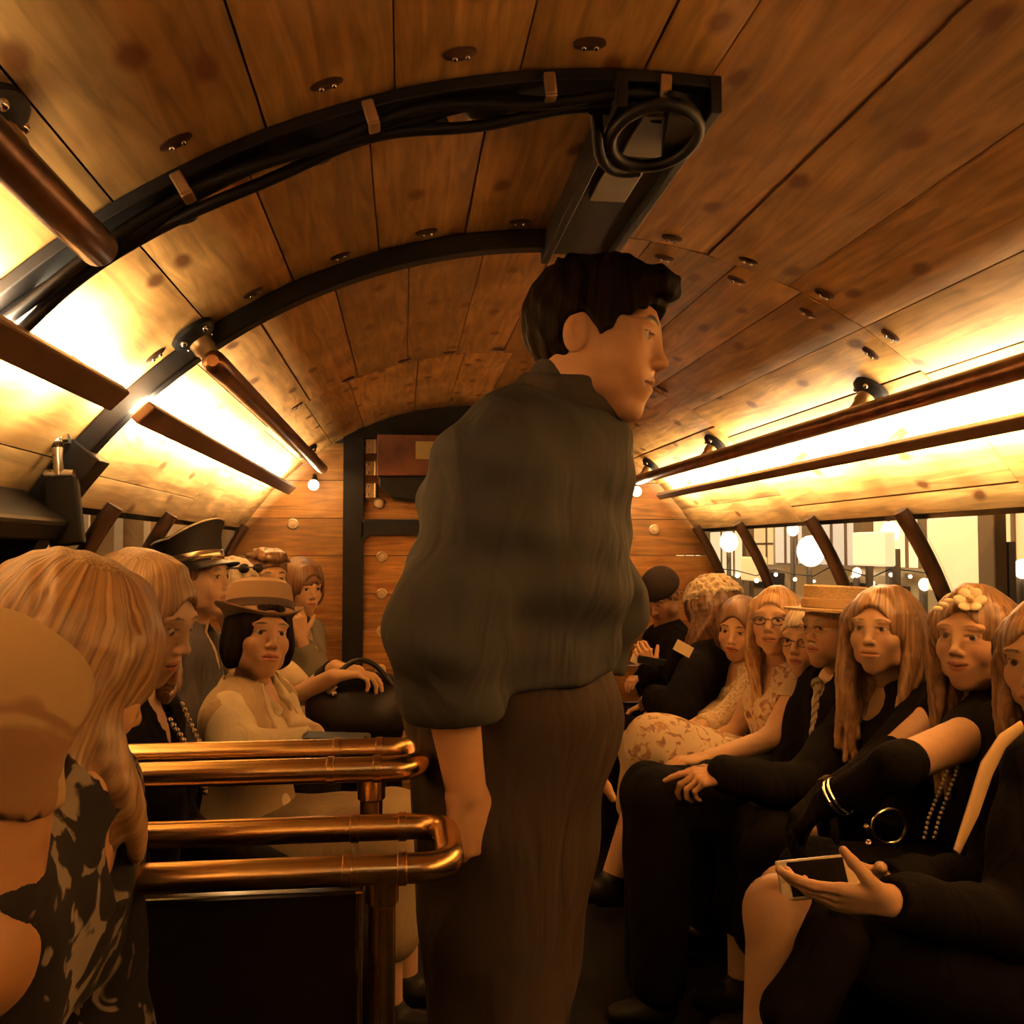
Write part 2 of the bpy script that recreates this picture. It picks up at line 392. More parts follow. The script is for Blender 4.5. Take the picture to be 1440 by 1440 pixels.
# ------------------------------------------------ windows with curved mullions
def window(name, side, mull):
    T0, T1 = TW, TB
    W = empty(name, (XC+side*1.25, 1.5, ZC+.5)); W['kind'] = 'structure'
    g = MB(); n = 8
    for y0, y1 in ((BACK+.1, .9), (.9, 2.6), (2.6, END-.02)):
        vv = []; ff = []
        for i in range(n+1):
            th = side*(T0+(T1-T0)*i/n); vv += [hull(th=th, y=y0, off=.0), hull(th=th, y=y1, off=.0), hull(th=th, y=y1, off=-.006), hull(th=th, y=y0, off=-.006)]
        for i in range(n):
            for k in range(4): ff.append((i*4+k, i*4+4+k, i*4+4+(k+1)%4, i*4+(k+1)%4))
        ff += [(0, 1, 2, 3), (n*4+3, n*4+2, n*4+1, n*4)]
        g.add(vv, ff)
    gm, t, b = nt('window_glass_'+name); t.nodes.remove(b)
    tr = t.nodes.new('ShaderNodeBsdfTransparent'); gl = t.nodes.new('ShaderNodeBsdfGlossy'); gl.inputs['Roughness'].default_value = .05
    mx = t.nodes.new('ShaderNodeMixShader'); mx.inputs[0].default_value = .07; tr.inputs[0].default_value = (.93, .92, .9, 1)
    t.links.new(tr.outputs[0], mx.inputs[1]); t.links.new(gl.outputs[0], mx.inputs[2]); t.links.new(mx.outputs[0], t.nodes['Material Output'].inputs[0])
    g.build('glass_pane', gm, W, True)
    for y in mull:
        b = MB(); b.tube([hull(th=side*(T0-.02+(T1-T0+.04)*i/10), y=y, off=.018) for i in range(11)], .024, 12, flat=.9); b.build('mullion', mat('dark_brown_mullion', (.07, .035, .018), .45, .4), W)
    b = MB(); b.box((XC+side*R*math.sin(T1), (BACK+END)/2, ZC+R*math.cos(T1)+.005), (.07, END-BACK, .03)); b.build('sill', STEEL, W, False)
window('window_1', 1, (4.58, 3.98, 3.25, 2.62, 1.95, 1.25, .5, -.5))
window('window_2', -1, (4.58, 3.85, 3.15, 2.55, 1.3, .4, -.6))
# ------------------------------------------------ steel arches
def arch(y, th0, th1, depth, width, mb, n=40):
    vv = []; ff = []
    for i in range(n+1):
        th = th0+(th1-th0)*i/n
        vv += [hull(th=th, y=y-width/2, off=depth), hull(th=th, y=y+width/2, off=depth), hull(th=th, y=y+width/2, off=.003), hull(th=th, y=y-width/2, off=.003)]
    for i in range(n):
        for k in range(4): ff.append((i*4+k, i*4+4+k, i*4+4+(k+1)%4, i*4+(k+1)%4))
    ff += [(0, 1, 2, 3), (n*4+3, n*4+2, n*4+1, n*4)]
    mb.add(vv, ff)
thx = lambda X: math.asin((X-XC)/R)
a = MB(); arch(2.06, -TB, thx(.40), .045, .045, a)
A = empty('steel_arch', hull(th=-TB, y=2.06), 'black steel arch rib crossing the ceiling behind the standing man', 'arch rib')
a.build('rib', STEEL, A, False, bevel=.004)
a = MB(); arch(2.06, -TB, -TW+.12, .075, .075, a); a.build('thickened_foot', STEEL, A, False, bevel=.004)
# front arch: rib with a bundle of cables clamped to it
A = empty('cable_arch', hull(th=-1.0, y=1.36), 'nearest black ceiling arch with a thick cable bundle clamped along it', 'arch rib')
a = MB(); arch(1.36, -TB, thx(.47), .022, .05, a); a.build('rib', STEEL, A, False, bevel=.003)
for k, (dy, off, ph, r_) in enumerate(((.012, .036, 0, .011), (-.008, .04, 1.5, .009), (.022, .05, 3.1, .009))):
    c = MB(); c.tube([hull(th=-.98+(thx(.40)+.98)*i/60, y=1.36+dy+.006*math.sin(i*.5+ph), off=off+.006*math.sin(i*.37+ph)) for i in range(61)], r_, 10)
    c.build('cable', BLACKP, A)
for X in (-.33, -.06, .21, .39):
    th = thx(X); c = MB(); c.box(hull(th=th, y=1.332, off=.028), (.018, .010, .034), Matrix.Rotation(th, 3, 'Y')); c.box(hull(th=th, y=1.345, off=.046), (.018, .034, .006), Matrix.Rotation(th, 3, 'Y'))
    c.build('clamp', mat('bronze_clamp', (.45, .28, .14), .4, .7), A, False, bevel=.003)
for X in (-.16, .02, -.36, .12):
    c = MB(); p = hull(th=thx(X), y=1.40, off=.03); c.ball(p, .03, 10, (1.3, .8, .55)); c.build('cable_junction', BLACKP, A)
# seam straps of the right hand side are just screws; pairs of screws everywhere
def screw(th, y, sz=1.0):
    b = MB(); th_ = th; M = Matrix.Translation(Vector(hull(th=th_, y=y, off=.004))) @ Matrix.Rotation(th_, 4, 'Y')
    b.lathe([(.017*sz, .0), (.017*sz, -.003), (.011*sz, -.006), (.0005, -.0065)], M, 16, sx=1.5, sy=.9)
    return b
SCM = mat('dark_screw_plate', (.06, .025, .012), .4, .5); DOT = mat('bright_screw_head', (.9, .8, .6), .12, 1.0)
def screws(xs, y, label, group, first=None):
    src = None
    for X in xs:
        th = thx(X)
        if src is None:
            e = empty('screw_plate', hull(th=th, y=y)); e.rotation_euler = (0, th, 0)
            b = MB(); b.lathe([(.021, -.001), (.021, -.005), (.014, -.008), (.0005, -.009)], Matrix.Identity(4), 18, sx=1.15, sy=.72)
            me_o = b.build('plate', SCM, None); me_o.parent = e
            kids = [me_o]
            for dx in (-.009, .009):
                b = MB(); b.ball((dx, 0, -.009), .0042, 6); k = b.build('screw_head', DOT, None); k.parent = e; kids.append(k)
            src = e
        else:
            e = src.copy(); COL.objects.link(e); e.location = hull(th=th, y=y); e.rotation_euler = (0, th, 0)
            for k in kids:
                c = k.copy(); COL.objects.link(c); c.parent = e
        tag(e, label, 'screw plate', group)
screws([-.31, -.11, .075, .26], A1-.09, 'dark oval screw plate with two bright screws just in front of the nearest arch', 'screw plates before the nearest arch')
screws([-.36, -.15, .05, .22], A1+.075, 'dark oval screw plate just behind the nearest cable arch', 'screw plates behind the nearest arch')
screws([-.52, -.32, -.14, .045, .25], A2-.07, 'dark oval screw plate just in front of the plain black arch', 'screw plates before the plain arch')
screws([-.43, -.24, -.07, .1, .28], A2+.07, 'dark oval screw plate just behind the plain black arch', 'screw plates behind the plain arch')
screws([.6, .78, .96, 1.12], A2-.05, 'dark screw plate on the near side of the right ceiling board joint', 'screw plates on the near side of the right joint')
screws([.62, .80, .98, 1.14], A2+.08, 'dark screw plate on the far side of the right ceiling board joint', 'screw plates on the far side of the right joint')
screws([-.38, -.2, 0, .16, .34, .55, .75, .95], A3-.06, 'small dark screw plate near the far ceiling board joint', 'screw plates on the far joint')
# longitudinal duct with vent drum
D = empty('ceiling_duct', (.40, 1.7, EYE+.68), 'black ceiling duct running lengthwise with frosted grey panels and a round drum', 'duct')
def chan(x0, x1, y0, y1, z0, z1, mb): mb.box(((x0+x1)/2, (y0+y1)/2, (z0+z1)/2), (x1-x0, y1-y0, z1-z0))
zt = ZC+R-.004
b = MB(); chan(.335, .465, 1.36, 2.08, zt-.045, zt-.005, b); b.build('duct_tray', BLACKP, D, False, bevel=.004)
for x in (.322, .468):
    b = MB(); chan(x-.009, x+.009, 1.33, 2.1, zt-.062, zt-.004, b); b.build('side_rail', STEEL, D, False, bevel=.003)
b = MB(); chan(.365, .455, 1.37, 1.52, zt-.054, zt-.044, b); b.build('frosted_panel', GREYP, D, False, bevel=.002)
b = MB(); chan(.35, .42, 1.57, 1.72, zt-.056, zt-.044, b); b.build('frosted_panel', GREYP, D, False, bevel=.002)
c0 = Vector((.388, 1.395, zt-.075))
b = MB(); b.tube([c0+Vector((.068*math.cos(t), .082*math.sin(t), -.012*math.sin(t))) for t in [2*math.pi*i/40 for i in range(41)]], .0105, 12); b.build('drum_ring', BLACKP, D)
b = MB(); b.tube([c0+Vector((-.10, -.03, .02))]+arc(c0+Vector((-.09, .0, .0)), c0+Vector((-.07, .10, -.03)), c0+Vector((.0, .095, -.015)), 10), .010, 10); b.build('hose_loop', BLACKP, D)
prof = [(.066*math.cos(t), .080*math.sin(t)) for t in [math.radians(-75+150*i/20)-.25 for i in range(21)]]; m = len(prof)
b = MB(); b.add([c0+Vector((x, y, -.002)) for x, y in prof]+[c0+Vector((x, y, .035)) for x, y in prof], [tuple(range(m))[::-1], tuple(range(m, 2*m))]+[(i, (i+1)%m, (i+1)%m+m, i+m) for i in range(m)]); b.build('drum_cover', BLACKP, D, False)
# ------------------------------------------------ lamp housings
def housing(side, y0, y1, label):
    th = math.asin((.955 if side < 0 else .975)/R)*side; hw_ = .052 if side < 0 else .034
    H = empty('strip_lamp', hull(th=th, y=y0, off=.05), label, 'lamp')
    b = MB(); M = Matrix.Rotation(th, 3, 'Y')
    c = hull(th=th, y=(y0+y1)/2, off=.075); b.box(c, (hw_, y1-y0, .022), M); b.build('housing', mat('brown_lamp_channel', (.11, .055, .028), .5, .4, .2, 10), H, False, bevel=.004)
    for y in np.arange(y0+.12, y1, .62):
        b = MB(); b.box(hull(th=th, y=y, off=.032), (.02, .02, .064), M); b.build('stand_off', RUST, H, False)
    b = MB(); b.box(hull(th=th, y=(y0+y1)/2, off=.061), (hw_-.014, y1-y0-.02, .005), M); b.build('light_strip', emit('led_strip', (1, .62, .24), 2.0), H, False)
housing(1, -1.5, 4.55, 'long strip lamp under the right handrail, washing the boards white')
housing(-1, -1.5, 1.82, 'nearer strip lamp on the left ceiling, ending at the black arch')
housing(-1, 2.0, 4.55, 'farther strip lamp on the left ceiling, beyond the black arch')
# ------------------------------------------------ ceiling handrails
HX, HZ = .75, EYE+.385
def rail(side, y0, y1, brackets, label, HX=HX, HZ=HZ):
    T = empty('ceiling_handrail', (XC+side*HX, y0, HZ), label, 'handrail')
    b = MB(); pts = [(XC+side*HX, y0+(y1-y0)*i/20, HZ) for i in range(21)]
    d = y1-y0
    pts = [(pts[0][0], y0-.018, HZ), (pts[0][0], y0-.01, HZ)]+pts+[(pts[0][0], y1+.01, HZ), (pts[0][0], y1+.018, HZ)]
    b.tube(pts, [.012, .02]+[.025]*21+[.02, .012], 20); b.build('pipe', RUST, T)
    for y in brackets:
        base = Vector(hull(th=math.asin((HX+.06)/R)*side, y=y, off=.004)); end = Vector((XC+side*HX, y, HZ)); dr = (base-end).normalized()
        b = MB(); b.tube([end, end+dr*.04, end+dr*.045, end+dr*.075, base], [.02, .02, .024, .024, .02], 14); b.build('bracket_arm', mat('tarnished_nickel', (.42, .3, .17), .35, .85), T)
        q = dr.to_track_quat('Z', 'Y').to_matrix().to_4x4()
        b = MB(); b.lathe([(.05, -.002), (.05, -.012), (.04, -.02), (.025, -.028)], Matrix.Translation(base) @ q, 22); b.build('base_flange', STEEL, T)
        for k in range(4):
            an = math.pi/4+k*math.pi/2; b = MB(); b.ball(Matrix.Translation(base) @ q @ Vector((.037*math.cos(an), .037*math.sin(an), -.019)), .008, 6); b.build('flange_bolt', CHROME, T)
rail(1, -1.4, 4.5, (.9, 2.28, 3.5, 4.45), 'long dark bronze handrail pipe running down the right ceiling', .80, EYE+.345)
rail(-1, -1.4, 1.22, (-.6, 1.02), 'nearest thick bronze handrail pipe at the upper left, rounded end')
rail(-1, 1.95, 4.5, (2.0, 4.35), 'bronze handrail pipe on the left ceiling beyond the black arch')
# globe bulbs at the ends of the strips
for px, py, lab in ((441, 682, 'glowing round globe bulb at the left end of the end wall'), (895, 691, 'glowing round globe bulb at the right end of the end wall')):
    p = at(px, py, END-.12); e = empty('globe_bulb', (p[0], END, p[2]), lab, 'light bulb')
    b = MB(); b.ball((p[0], END-.12, p[2]), .026, 12); b.build('globe', BULB, e)
    b = MB(); b.tube([(p[0], END, p[2]+.02), (p[0], END-.07, p[2]+.05), (p[0], END-.1, p[2]+.035), (p[0], END-.115, p[2]+.02)], .01, 10); b.build('lamp_arm', STEEL, e)
    lamp('globe_light', 'POINT', (p[0], END-.18, p[2]), 1.6, size=.03)
# hanging strap with chrome shackle by the left window
p = at(83, 655, 1.98); S = empty('hanging_strap', (p[0], 1.98, p[2]+.06), 'black hanging strap on a chrome shackle beside the left windows', 'strap')
b = MB(); q = at(79, 620, 1.98); r2 = at(84, 668, 1.98)
b.tube([q, (q+r2)/2, r2], [.014, .01, .012], 12); b.ball(q, .019, 8); b.tube([q+V(-.025, 0, -.005), q+V(.025, 0, .005)], .011, 10); b.tube([r2+V(-.028, 0, 0), r2+V(.028, 0, .002)], .011, 10); b.build('shackle', CHROME, S)
t0, t1 = at(85, 672, 1.98), at(96, 768, 1.98)
b = MB(); d = Vector(t1-t0); zq = d.normalized(); xa = Vector((0, 1, 0)).cross(zq).normalized()
b.box((t0+t1)/2, (.068, .022, d.length), Matrix((xa, zq.cross(xa), zq)).transposed()); b.build('strap_body', BLACKP, S, False, bevel=.006)
b = MB(); b.box(hull(th=-TW-.0, y=1.70, off=.06), (.05, .60, .13), Matrix.Rotation(-TW, 3, 'Y'))
o = b.build('blind_box', BLACKP, None, False, bevel=.01); tag(o, 'black roller blind box above the near left window', 'blind box')
# ------------------------------------------------ benches
for side, nm, lab in ((-1, 'left', 'black upholstered bench along the left wall under the windows'), (1, 'right', 'black upholstered bench along the right wall under the windows')):
    B = empty('bench', (XC+side*1.0, 1.5, 0), lab, 'bench')
    y0 = 1.25 if side < 0 else -1.0; y1 = END-.05
    b = MB(); b.box((XC+side*1.07, (y0+y1)/2, .158), (.5, y1-y0, .315)); b.build('bench_base', STEEL, B, False)
    b = MB(); b.box((XC+side*1.05, (y0+y1)/2, .355), (.54, y1-y0, .08)); b.build('seat_cushion', mat('black_vinyl', (.006, .005, .004), .5), B, False, bevel=.02)
# ------------------------------------------------ copper railings by the steps
def loop(Yn, Yf, zz, xr, xl, rad, label, xpost):
    G = empty('copper_rail', (0, (Yn+Yf)/2, 0), label, 'railing')
    b = MB(); c = .045; n = 8
    pts = [(xl, Yn, zz), (xl*.5, Yn, zz), (xr-c, Yn, zz)]+arc((xr-c, Yn, zz), (xr, Yn, zz), (xr, Yn+c, zz))[1:]+arc((xr, Yf-c, zz), (xr, Yf, zz), (xr-c, Yf, zz))+[(xl*.5, Yf, zz), (xl, Yf, zz)]
    b.tube(pts, rad, 24); b.build('rail_tube', COPPER, G)
    for y in (Yn, Yf):
        for x in (xr-.125, xr-.06):
            b = MB(); b.tube([(x-.006, y, zz), (x-.005, y, zz), (x+.005, y, zz), (x+.006, y, zz)], [rad*.98, rad+.0018, rad+.0018, rad*.98], 24); b.build('coupling_ring', COPPER, G)
    for x, y, z0, z1 in xpost:
        b = MB(); b.tube([(x, y, z0), (x, y, z1)], rad*.95, 20); b.build('post', COPPER, G)
        b = MB(); b.tube([(x, y, z1-.05), (x, y, z1-.046), (x, y, z1-.01)], [rad*.95, rad+.003, rad+.003], 20); b.build('tee_fitting', COPPER, G)
    return G
zl = at(400, 1228, 1.14)[2]; zu = at(400, 1092, 1.31)[2]
xr1 = at(632, 1210, 1.2)[0]; xr2 = at(580, 1090, 1.36)[0]
G1 = loop(1.14, 1.31, zl, xr1, -.75, .0178, 'lower copper tube rail loop with rounded end beside the standing man', [(xr1-.085, 1.19, 0, zl-.01)])
b = MB(); b.tube([(xr1-.112, 1.15, 0), (xr1-.112, 1.15, zl-.03)], .0045, 10); b.build('brass_rod', BRASS, G1)
G2 = loop(1.31+.03, 1.47, zu, xr2+.01, -.75, .0175, 'upper copper tube rail loop set behind the lower one', [(xr2-.06, 1.40, zl-.02, zu-.01)])
b = MB(); b.box((-.42, 1.225, (zl-.05)/2), (.74, .03, zl-.05))
o = b.build('step_partition', mat('black_gloss_panel', (.008, .006, .006), .18), None, False, bevel=.004); tag(o, 'glossy black partition panel under the lower copper rail', 'partition')
b = MB(); b.box((-.6, .55, .3), (.42, 1.1, .6)); o = b.build('raised_box_seat', STEEL, None, False, bevel=.02); tag(o, 'dark raised box seat under the two nearest women on the left', 'seat')
# ================================================================== outside
def out(name, mb, m, label, cat, group=None, smooth=False):
    o = mb.build(name, m, None, smooth); tag(o, label, cat, group); return o
g = MB(); g.box((0, 12, -.55), (80, 60, .2)); o = struct('ground', g, mat('wet_asphalt', (.16, .12, .08), .35, 0, .4, 3))
def storefront(side, X, ys, ztop, wallc, seed, label, glow):
    rr = random.Random(seed)
    Bq = empty('street_building', (X, (ys[0]+ys[-1])/2, -.45), label, 'building')
    b = MB(); b.box((X+side*1.5, (ys[0]+ys[-1])/2, ztop/2-.4), (3, ys[-1]-ys[0], ztop)); b.build('facade', wallc, Bq, False)
    for i in range(len(ys)-1):
        a, c = ys[i]+.25, ys[i+1]-.25
        z0, z1 = rr.choice(((.3, 2.3), (.5, 3.0), (1.0, 2.6)))
        b = MB(); b.box((X-side*.02, (a+c)/2, (z0+z1)/2), (.06, c-a, z1-z0)); b.build('lit_window', glow[rr.randrange(len(glow))], Bq, False)
        b = MB()
        for k in range(1, 3): b.box((X-side*.06, a+(c-a)*k/3, (z0+z1)/2), (.05, .07, z1-z0))
        b.box((X-side*.06, (a+c)/2, (z0+z1)/2+.2), (.05, c-a, .06)); b.build('window_bars', mat('shop_window_bars', (.28, .16, .07), .6), Bq, False)
        b = MB(); b.box((X-side*.12, ys[i], ztop/2-.4), (.3, .32, ztop)); b.build('pilaster', mat('shop_pilaster', (.30, .18, .08), .7), Bq, False)
GL = [emit('shop_glow_cream', (1, .80, .45), 1.1), emit('shop_glow_amber', (1, .68, .30), .75), emit('shop_glow_pale', (.80, .66, .5), .75), emit('shop_glow_dim', (.9, .52, .18), .42)]
FAC = mat('lit_plaster', (.55, .40, .22), .8, 0, .2, 3)
FAC2 = mat('brown_shopfront', (.32, .17, .08), .8, 0, .3, 3)
storefront(1, 8.5, [2.5, 5.2, 8.0, 10.2, 13], 5.0, FAC, 3, 'pale building front with tan panels seen through the rightmost panes', [GL[0], GL[3], GL[1]])
storefront(1, 9.5, [13.4, 15.6, 18, 20.5, 23], 5.5, FAC, 5, 'brightly lit shopfront in the middle of the right window row', [GL[0], GL[0], GL[2]])
storefront(1, 10.5, [23.5, 27, 31, 35], 6, FAC, 8, 'farthest lit building at the left end of the right window row', [GL[0], GL[1]])
storefront(-1, -3.4, [2.6+1.15*i for i in range(20)], 5, FAC2, 11, 'brown pillared shopfront close outside the left windows', [GL[3], GL[1], GL[3]])
HOT = emit('street_lamp_glow', (1, .82, .55), 6.0)
SL = [(1140, 775, 13.0, .20, 'dazzling street light seen through the third right pane'), (1115, 745, 16, .1, 'small street light left of the dazzling one'),
      (1252, 748, 10.6, .11, 'bright lantern between the second and third right mullions'), (1025, 762, 17, .17, 'round white street light through the farthest right pane'),
      (1345, 825, 9, .07, 'bright lamp just above the flower headpiece'), (1205, 805, 12, .06, 'small lamp above the straw hat'), (1438, 800, 8, .08, 'lamp glowing at the right edge of the windows'),
      (1300, 822, 9.5, .06, 'small lamp left of the nearest right mullion')]
for px, py, Y, r_, lab in SL:
    p = at(px, py, Y); e = empty('street_lamp', (p[0], p[1], -.45), lab, 'street lamp')
    b = MB(); b.ball(p, r_, 10, (1, 1, 1.15)); b.build('lamp_globe', HOT, e)
    b = MB(); b.tube([(p[0]+r_*.3, p[1]+r_*.9, -.45), (p[0]+r_*.3, p[1]+r_*.9, p[2])], .045, 10); b.build('lamp_post', mat('lamp_post_grey', (.2, .15, .11), .5, .4), e)
# parked cars outside, low roofs just over the sill
def car(x, y, L, H, col, label):
    e = empty('parked_car', (x, y, -.45), label, 'car')
    prof = [(-L/2, .35), (-L/2, .75), (-L/2+.25, .88), (-L*.25, .95), (-L*.12, H), (L*.22, H+.02), (L*.36, .98), (L/2-.1, .9), (L/2, .7), (L/2, .35)]
    b = MB(); m = len(prof)
    b.add([(x-.85, y+a, z-.45) for a, z in prof]+[(x+.85, y+a, z-.45) for a, z in prof], [tuple(range(m)), tuple(range(2*m-1, m-1, -1))]+[(i, i+m, (i+1)%m+m, (i+1)%m) for i in range(m)])
    b.build('car_body', col, e, False, bevel=.06)
    for dy in (-L*.32, L*.32):
        for dx in (-.8, .8):
            b = MB(); b.tube([(x+dx-.1, y+dy, -.12), (x+dx+.1, y+dy, -.12)], .33, 20); b.build('wheel', BLACKP, e)
    b = MB(); b.box((x-.86, y+.15, .72), (.03, L*.40, .32)); b.build('side_glass', mat('car_glass', (.05, .04, .035), .08), e, False)
car(7.15, 11.6, 4.0, 1.5, mat('beige_paint', (.55, .40, .22), .6), 'pale parked car outside, behind the blonde women')
car(8.2, 18.0, 4.4, 1.45, mat('brown_paint', (.34, .21, .10), .6), 'brown parked car outside beyond the straw hat')

# added point lights that brighten the facades and cars outside, apart from the lamps
lamp('street_fill_light', 'POINT', (-2.4, 6.2, 3.2), 260, (1, .72, .40), size=.3)
lamp('street_fill_light', 'POINT', (-2.4, 12.5, 3.2), 400, (1, .72, .40), size=.3)
lamp('street_fill_light', 'POINT', (4.2, 9.0, 3.6), 420, (1, .82, .52), size=.3)
lamp('street_fill_light', 'POINT', (5.0, 15.5, 3.6), 600, (1, .82, .52), size=.3)
lamp('street_fill_light', 'POINT', (6.0, 24, 3.6), 600, (1, .82, .52), size=.3)

# shop signs and a string of bulbs across the street
for px, py, Y, w_, h_, col, lab in ((1228, 772, 9.3, .7, .36, GL[0], 'glowing white shop sign seen between the second and third right mullions'),
        (1355, 780, 8.6, 1.1, .75, emit('sign_cream', (1, .75, .38), .8), 'large cream lit panel seen through the nearest right pane'),
        (1060, 800, 15, .9, .4, GL[1], 'low amber sign left of the dazzling street light'),
        (1395, 762, 7.6, .25, 1.0, mat('shop_pilaster', (.3, .18, .08)), 'narrow tan upright board near the right edge of the windows')):
    p = at(px, py, Y); e = empty('shop_sign', (p[0], p[1], -.45), lab, 'sign'); b = MB(); b.box(p, (.12, w_, h_)); b.build('sign_panel', col, e, False, bevel=.02)
    b = MB()
    for q in (-1, 1): b.box((p[0]+.1, p[1]+q*w_*.4, (p[2]-.45)/2), (.06, .06, p[2]+.45))
    b.build('sign_posts', mat('lamp_post_grey', (.2, .15, .11)), e, False)
proto = None
for i in range(16):
    px = 1010+27*i; Y = 14-.42*i; p = at(px, 806-3*math.sin(i*1.3)+(i % 3)*6, Y)
    if proto is None: b = MB(); b.ball((0, 0, 0), .05, 6); proto = b.build('string_bulb', HOT, None); o = proto
    else: o = proto.copy(); COL.objects.link(o)
    o.location = p; o.scale = [rnd.uniform(.35, .9)]*3; tag(o, 'small glowing bulb of the string lights outside the right windows', 'light bulb', 'string lights across the street')
b = MB(); b.tube([at(1010+27*i, 804-3*math.sin(i*1.3)+(i % 3)*6, 14-.42*i)+V(.0, .02, .05) for i in range(16)], .008, 6); o = b.build('bulb_cable', BLACKP, None); tag(o, 'thin cable carrying the string lights outside the right windows', 'cable')
# ================================================================== people: smooth-blended solids meshed with surface nets
def unit(v): v = np.asarray(v, float); return v/max(1e-9, np.linalg.norm(v))
class Solid:
    def __init__(s, lo, hi, vox):
        s.vox = vox; s.lo = np.asarray(lo, float); s.n = np.maximum(4, np.ceil((np.asarray(hi)-s.lo)/vox).astype(int)+1)
        s.D = np.full(s.n, 1.0, np.float32)
    def _loc(s, lo, hi, m):
        a = np.clip(np.floor((lo-m-s.lo)/s.vox).astype(int), 0, s.n); b = np.clip(np.ceil((hi+m-s.lo)/s.vox).astype(int)+1, 0, s.n)
        if (b <= a).any(): return None
        ax = [(s.lo[i]+np.arange(a[i], b[i])*s.vox).astype(np.float32) for i in range(3)]
        return (slice(a[0], b[0]), slice(a[1], b[1]), slice(a[2], b[2])), ax[0][:, None, None], ax[1][None, :, None], ax[2][None, None, :]
    def _mix(s, sl, d, k, sub):
        D = s.D[sl]
        if sub:
            d = -d; h = np.clip(.5-.5*(D-d)/k, 0, 1) if k > 0 else (d > D).astype(np.float32)
            s.D[sl] = D*(1-h)+d*h+k*h*(1-h)
        else:
            h = np.clip(.5+.5*(D-d)/k, 0, 1) if k > 0 else (d < D).astype(np.float32)
            s.D[sl] = D*(1-h)+d*h-k*h*(1-h)
    def cone(s, a, b, ra, rb=None, k=.02, sub=False, flat=None):
        """tapered capsule; flat=(axis, factor) squashes the section along an axis"""
        rb = ra if rb is None else rb; a = np.asarray(a, float); b = np.asarray(b, float)
        rm = max(ra, rb); L = s._loc(np.minimum(a, b)-rm, np.maximum(a, b)+rm, k+2.5*s.vox)
        if L is None: return
        sl, X, Y, Z = L; d = b-a; l2 = float(d@d)+1e-12
        t = np.clip(((X-a[0])*d[0]+(Y-a[1])*d[1]+(Z-a[2])*d[2])/l2, 0, 1)
        qx = X-a[0]-t*d[0]; qy = Y-a[1]-t*d[1]; qz = Z-a[2]-t*d[2]
        if flat is not None:
            ax, fct = flat; w = qx*ax[0]+qy*ax[1]+qz*ax[2]; r_ = ra+(rb-ra)*t
            dist = np.sqrt(np.maximum(qx*qx+qy*qy+qz*qz-w*w, 0)+(w/fct)**2)-r_
            dist = dist*min(1, fct) if fct < 1 else dist
        else: dist = np.sqrt(qx*qx+qy*qy+qz*qz)-(ra+(rb-ra)*t)
        s._mix(sl, dist.astype(np.float32), k, sub)
    def ell(s, c, r, M=None, k=.02, sub=False):
        """ellipsoid; M rows = its axes"""
        c = np.asarray(c, float); r = np.asarray(r, float); M = np.eye(3) if M is None else np.asarray(M, float)
        ext = np.sqrt(((M*r[:, None])**2).sum(0)); L = s._loc(c-ext, c+ext, k+2.5*s.vox)
        if L is None: return
        sl, X, Y, Z = L; x, y, z = X-c[0], Y-c[1], Z-c[2]
        p = [(x*M[i, 0]+y*M[i, 1]+z*M[i, 2])/r[i] for i in range(3)]
        k0 = np.sqrt(p[0]**2+p[1]**2+p[2]**2); k1 = np.sqrt((p[0]/r[0])**2+(p[1]/r[1])**2+(p[2]/r[2])**2)
        s._mix(sl, (k0*(k0-1)/np.maximum(k1, 1e-6)).astype(np.float32), k, sub)
    def half(s, c, n, k=.01):
        """cut away everything on the n side of the plane through c"""
        sl, X, Y, Z = s._loc(s.lo, s.lo+s.n*s.vox, 0); n = unit(n)
        d = ((X-c[0])*n[0]+(Y-c[1])*n[1]+(Z-c[2])*n[2]).astype(np.float32)
        D = s.D; h = np.clip(.5-.5*(D-d)/k, 0, 1); s.D = D*(1-h)+d*h+k*h*(1-h)
    def ripple(s, amp, freq, seed, axis=None):
        rr = np.random.RandomState(seed); sl, X, Y, Z = s._loc(s.lo, s.lo+s.n*s.vox, 0); w = 0
        for i in range(5):
            v = rr.randn(3); v /= np.linalg.norm(v)
            if axis is not None: v = v - .96*np.asarray(axis)*(v@np.asarray(axis))
            f = freq*rr.uniform(.6, 1.7); w = w+np.sin((X*v[0]+Y*v[1]+Z*v[2])*f+rr.uniform(0, 6))/(1+i*.3)
        s.D = s.D+(w*amp*.4).astype(np.float32)
    def mesh(s):
        D = s.D; D[0] = D[-1] = 1; D[:, 0] = D[:, -1] = 1; D[:, :, 0] = D[:, :, -1] = 1
        S = D < 0; c = np.zeros(np.array(D.shape)-1, np.uint8)
        C8 = [(i, j, k) for i in (0, 1) for j in (0, 1) for k in (0, 1)]
        sh = [D.shape[i]-1 for i in range(3)]
        for i, j, k in C8: c += S[i:i+sh[0], j:j+sh[1], k:k+sh[2]]
        act = np.argwhere((c > 0) & (c < 8)); m = len(act)
        if m == 0: return np.zeros((0, 3)), np.zeros((0, 4), int)
        vid = np.full(sh, -1, np.int64); vid[act[:, 0], act[:, 1], act[:, 2]] = np.arange(m)
        pos = np.zeros((m, 3)); cnt = np.zeros(m)
        vals = {o: D[act[:, 0]+o[0], act[:, 1]+o[1], act[:, 2]+o[2]] for o in C8}
        for a in C8:
            for ax in range(3):
                if a[ax] == 0:
                    b = list(a); b[ax] = 1; b = tuple(b); va, vb = vals[a], vals[b]; q = (va < 0) != (vb < 0)
                    t = np.where(q, va/np.where(va-vb == 0, 1, va-vb), 0)
                    e = np.zeros((m, 3)); e[:] = a; e[:, ax] = t; pos += e*q[:, None]; cnt += q
        pos = (pos/np.maximum(cnt, 1)[:, None]+act)*s.vox+s.lo
        fs = []
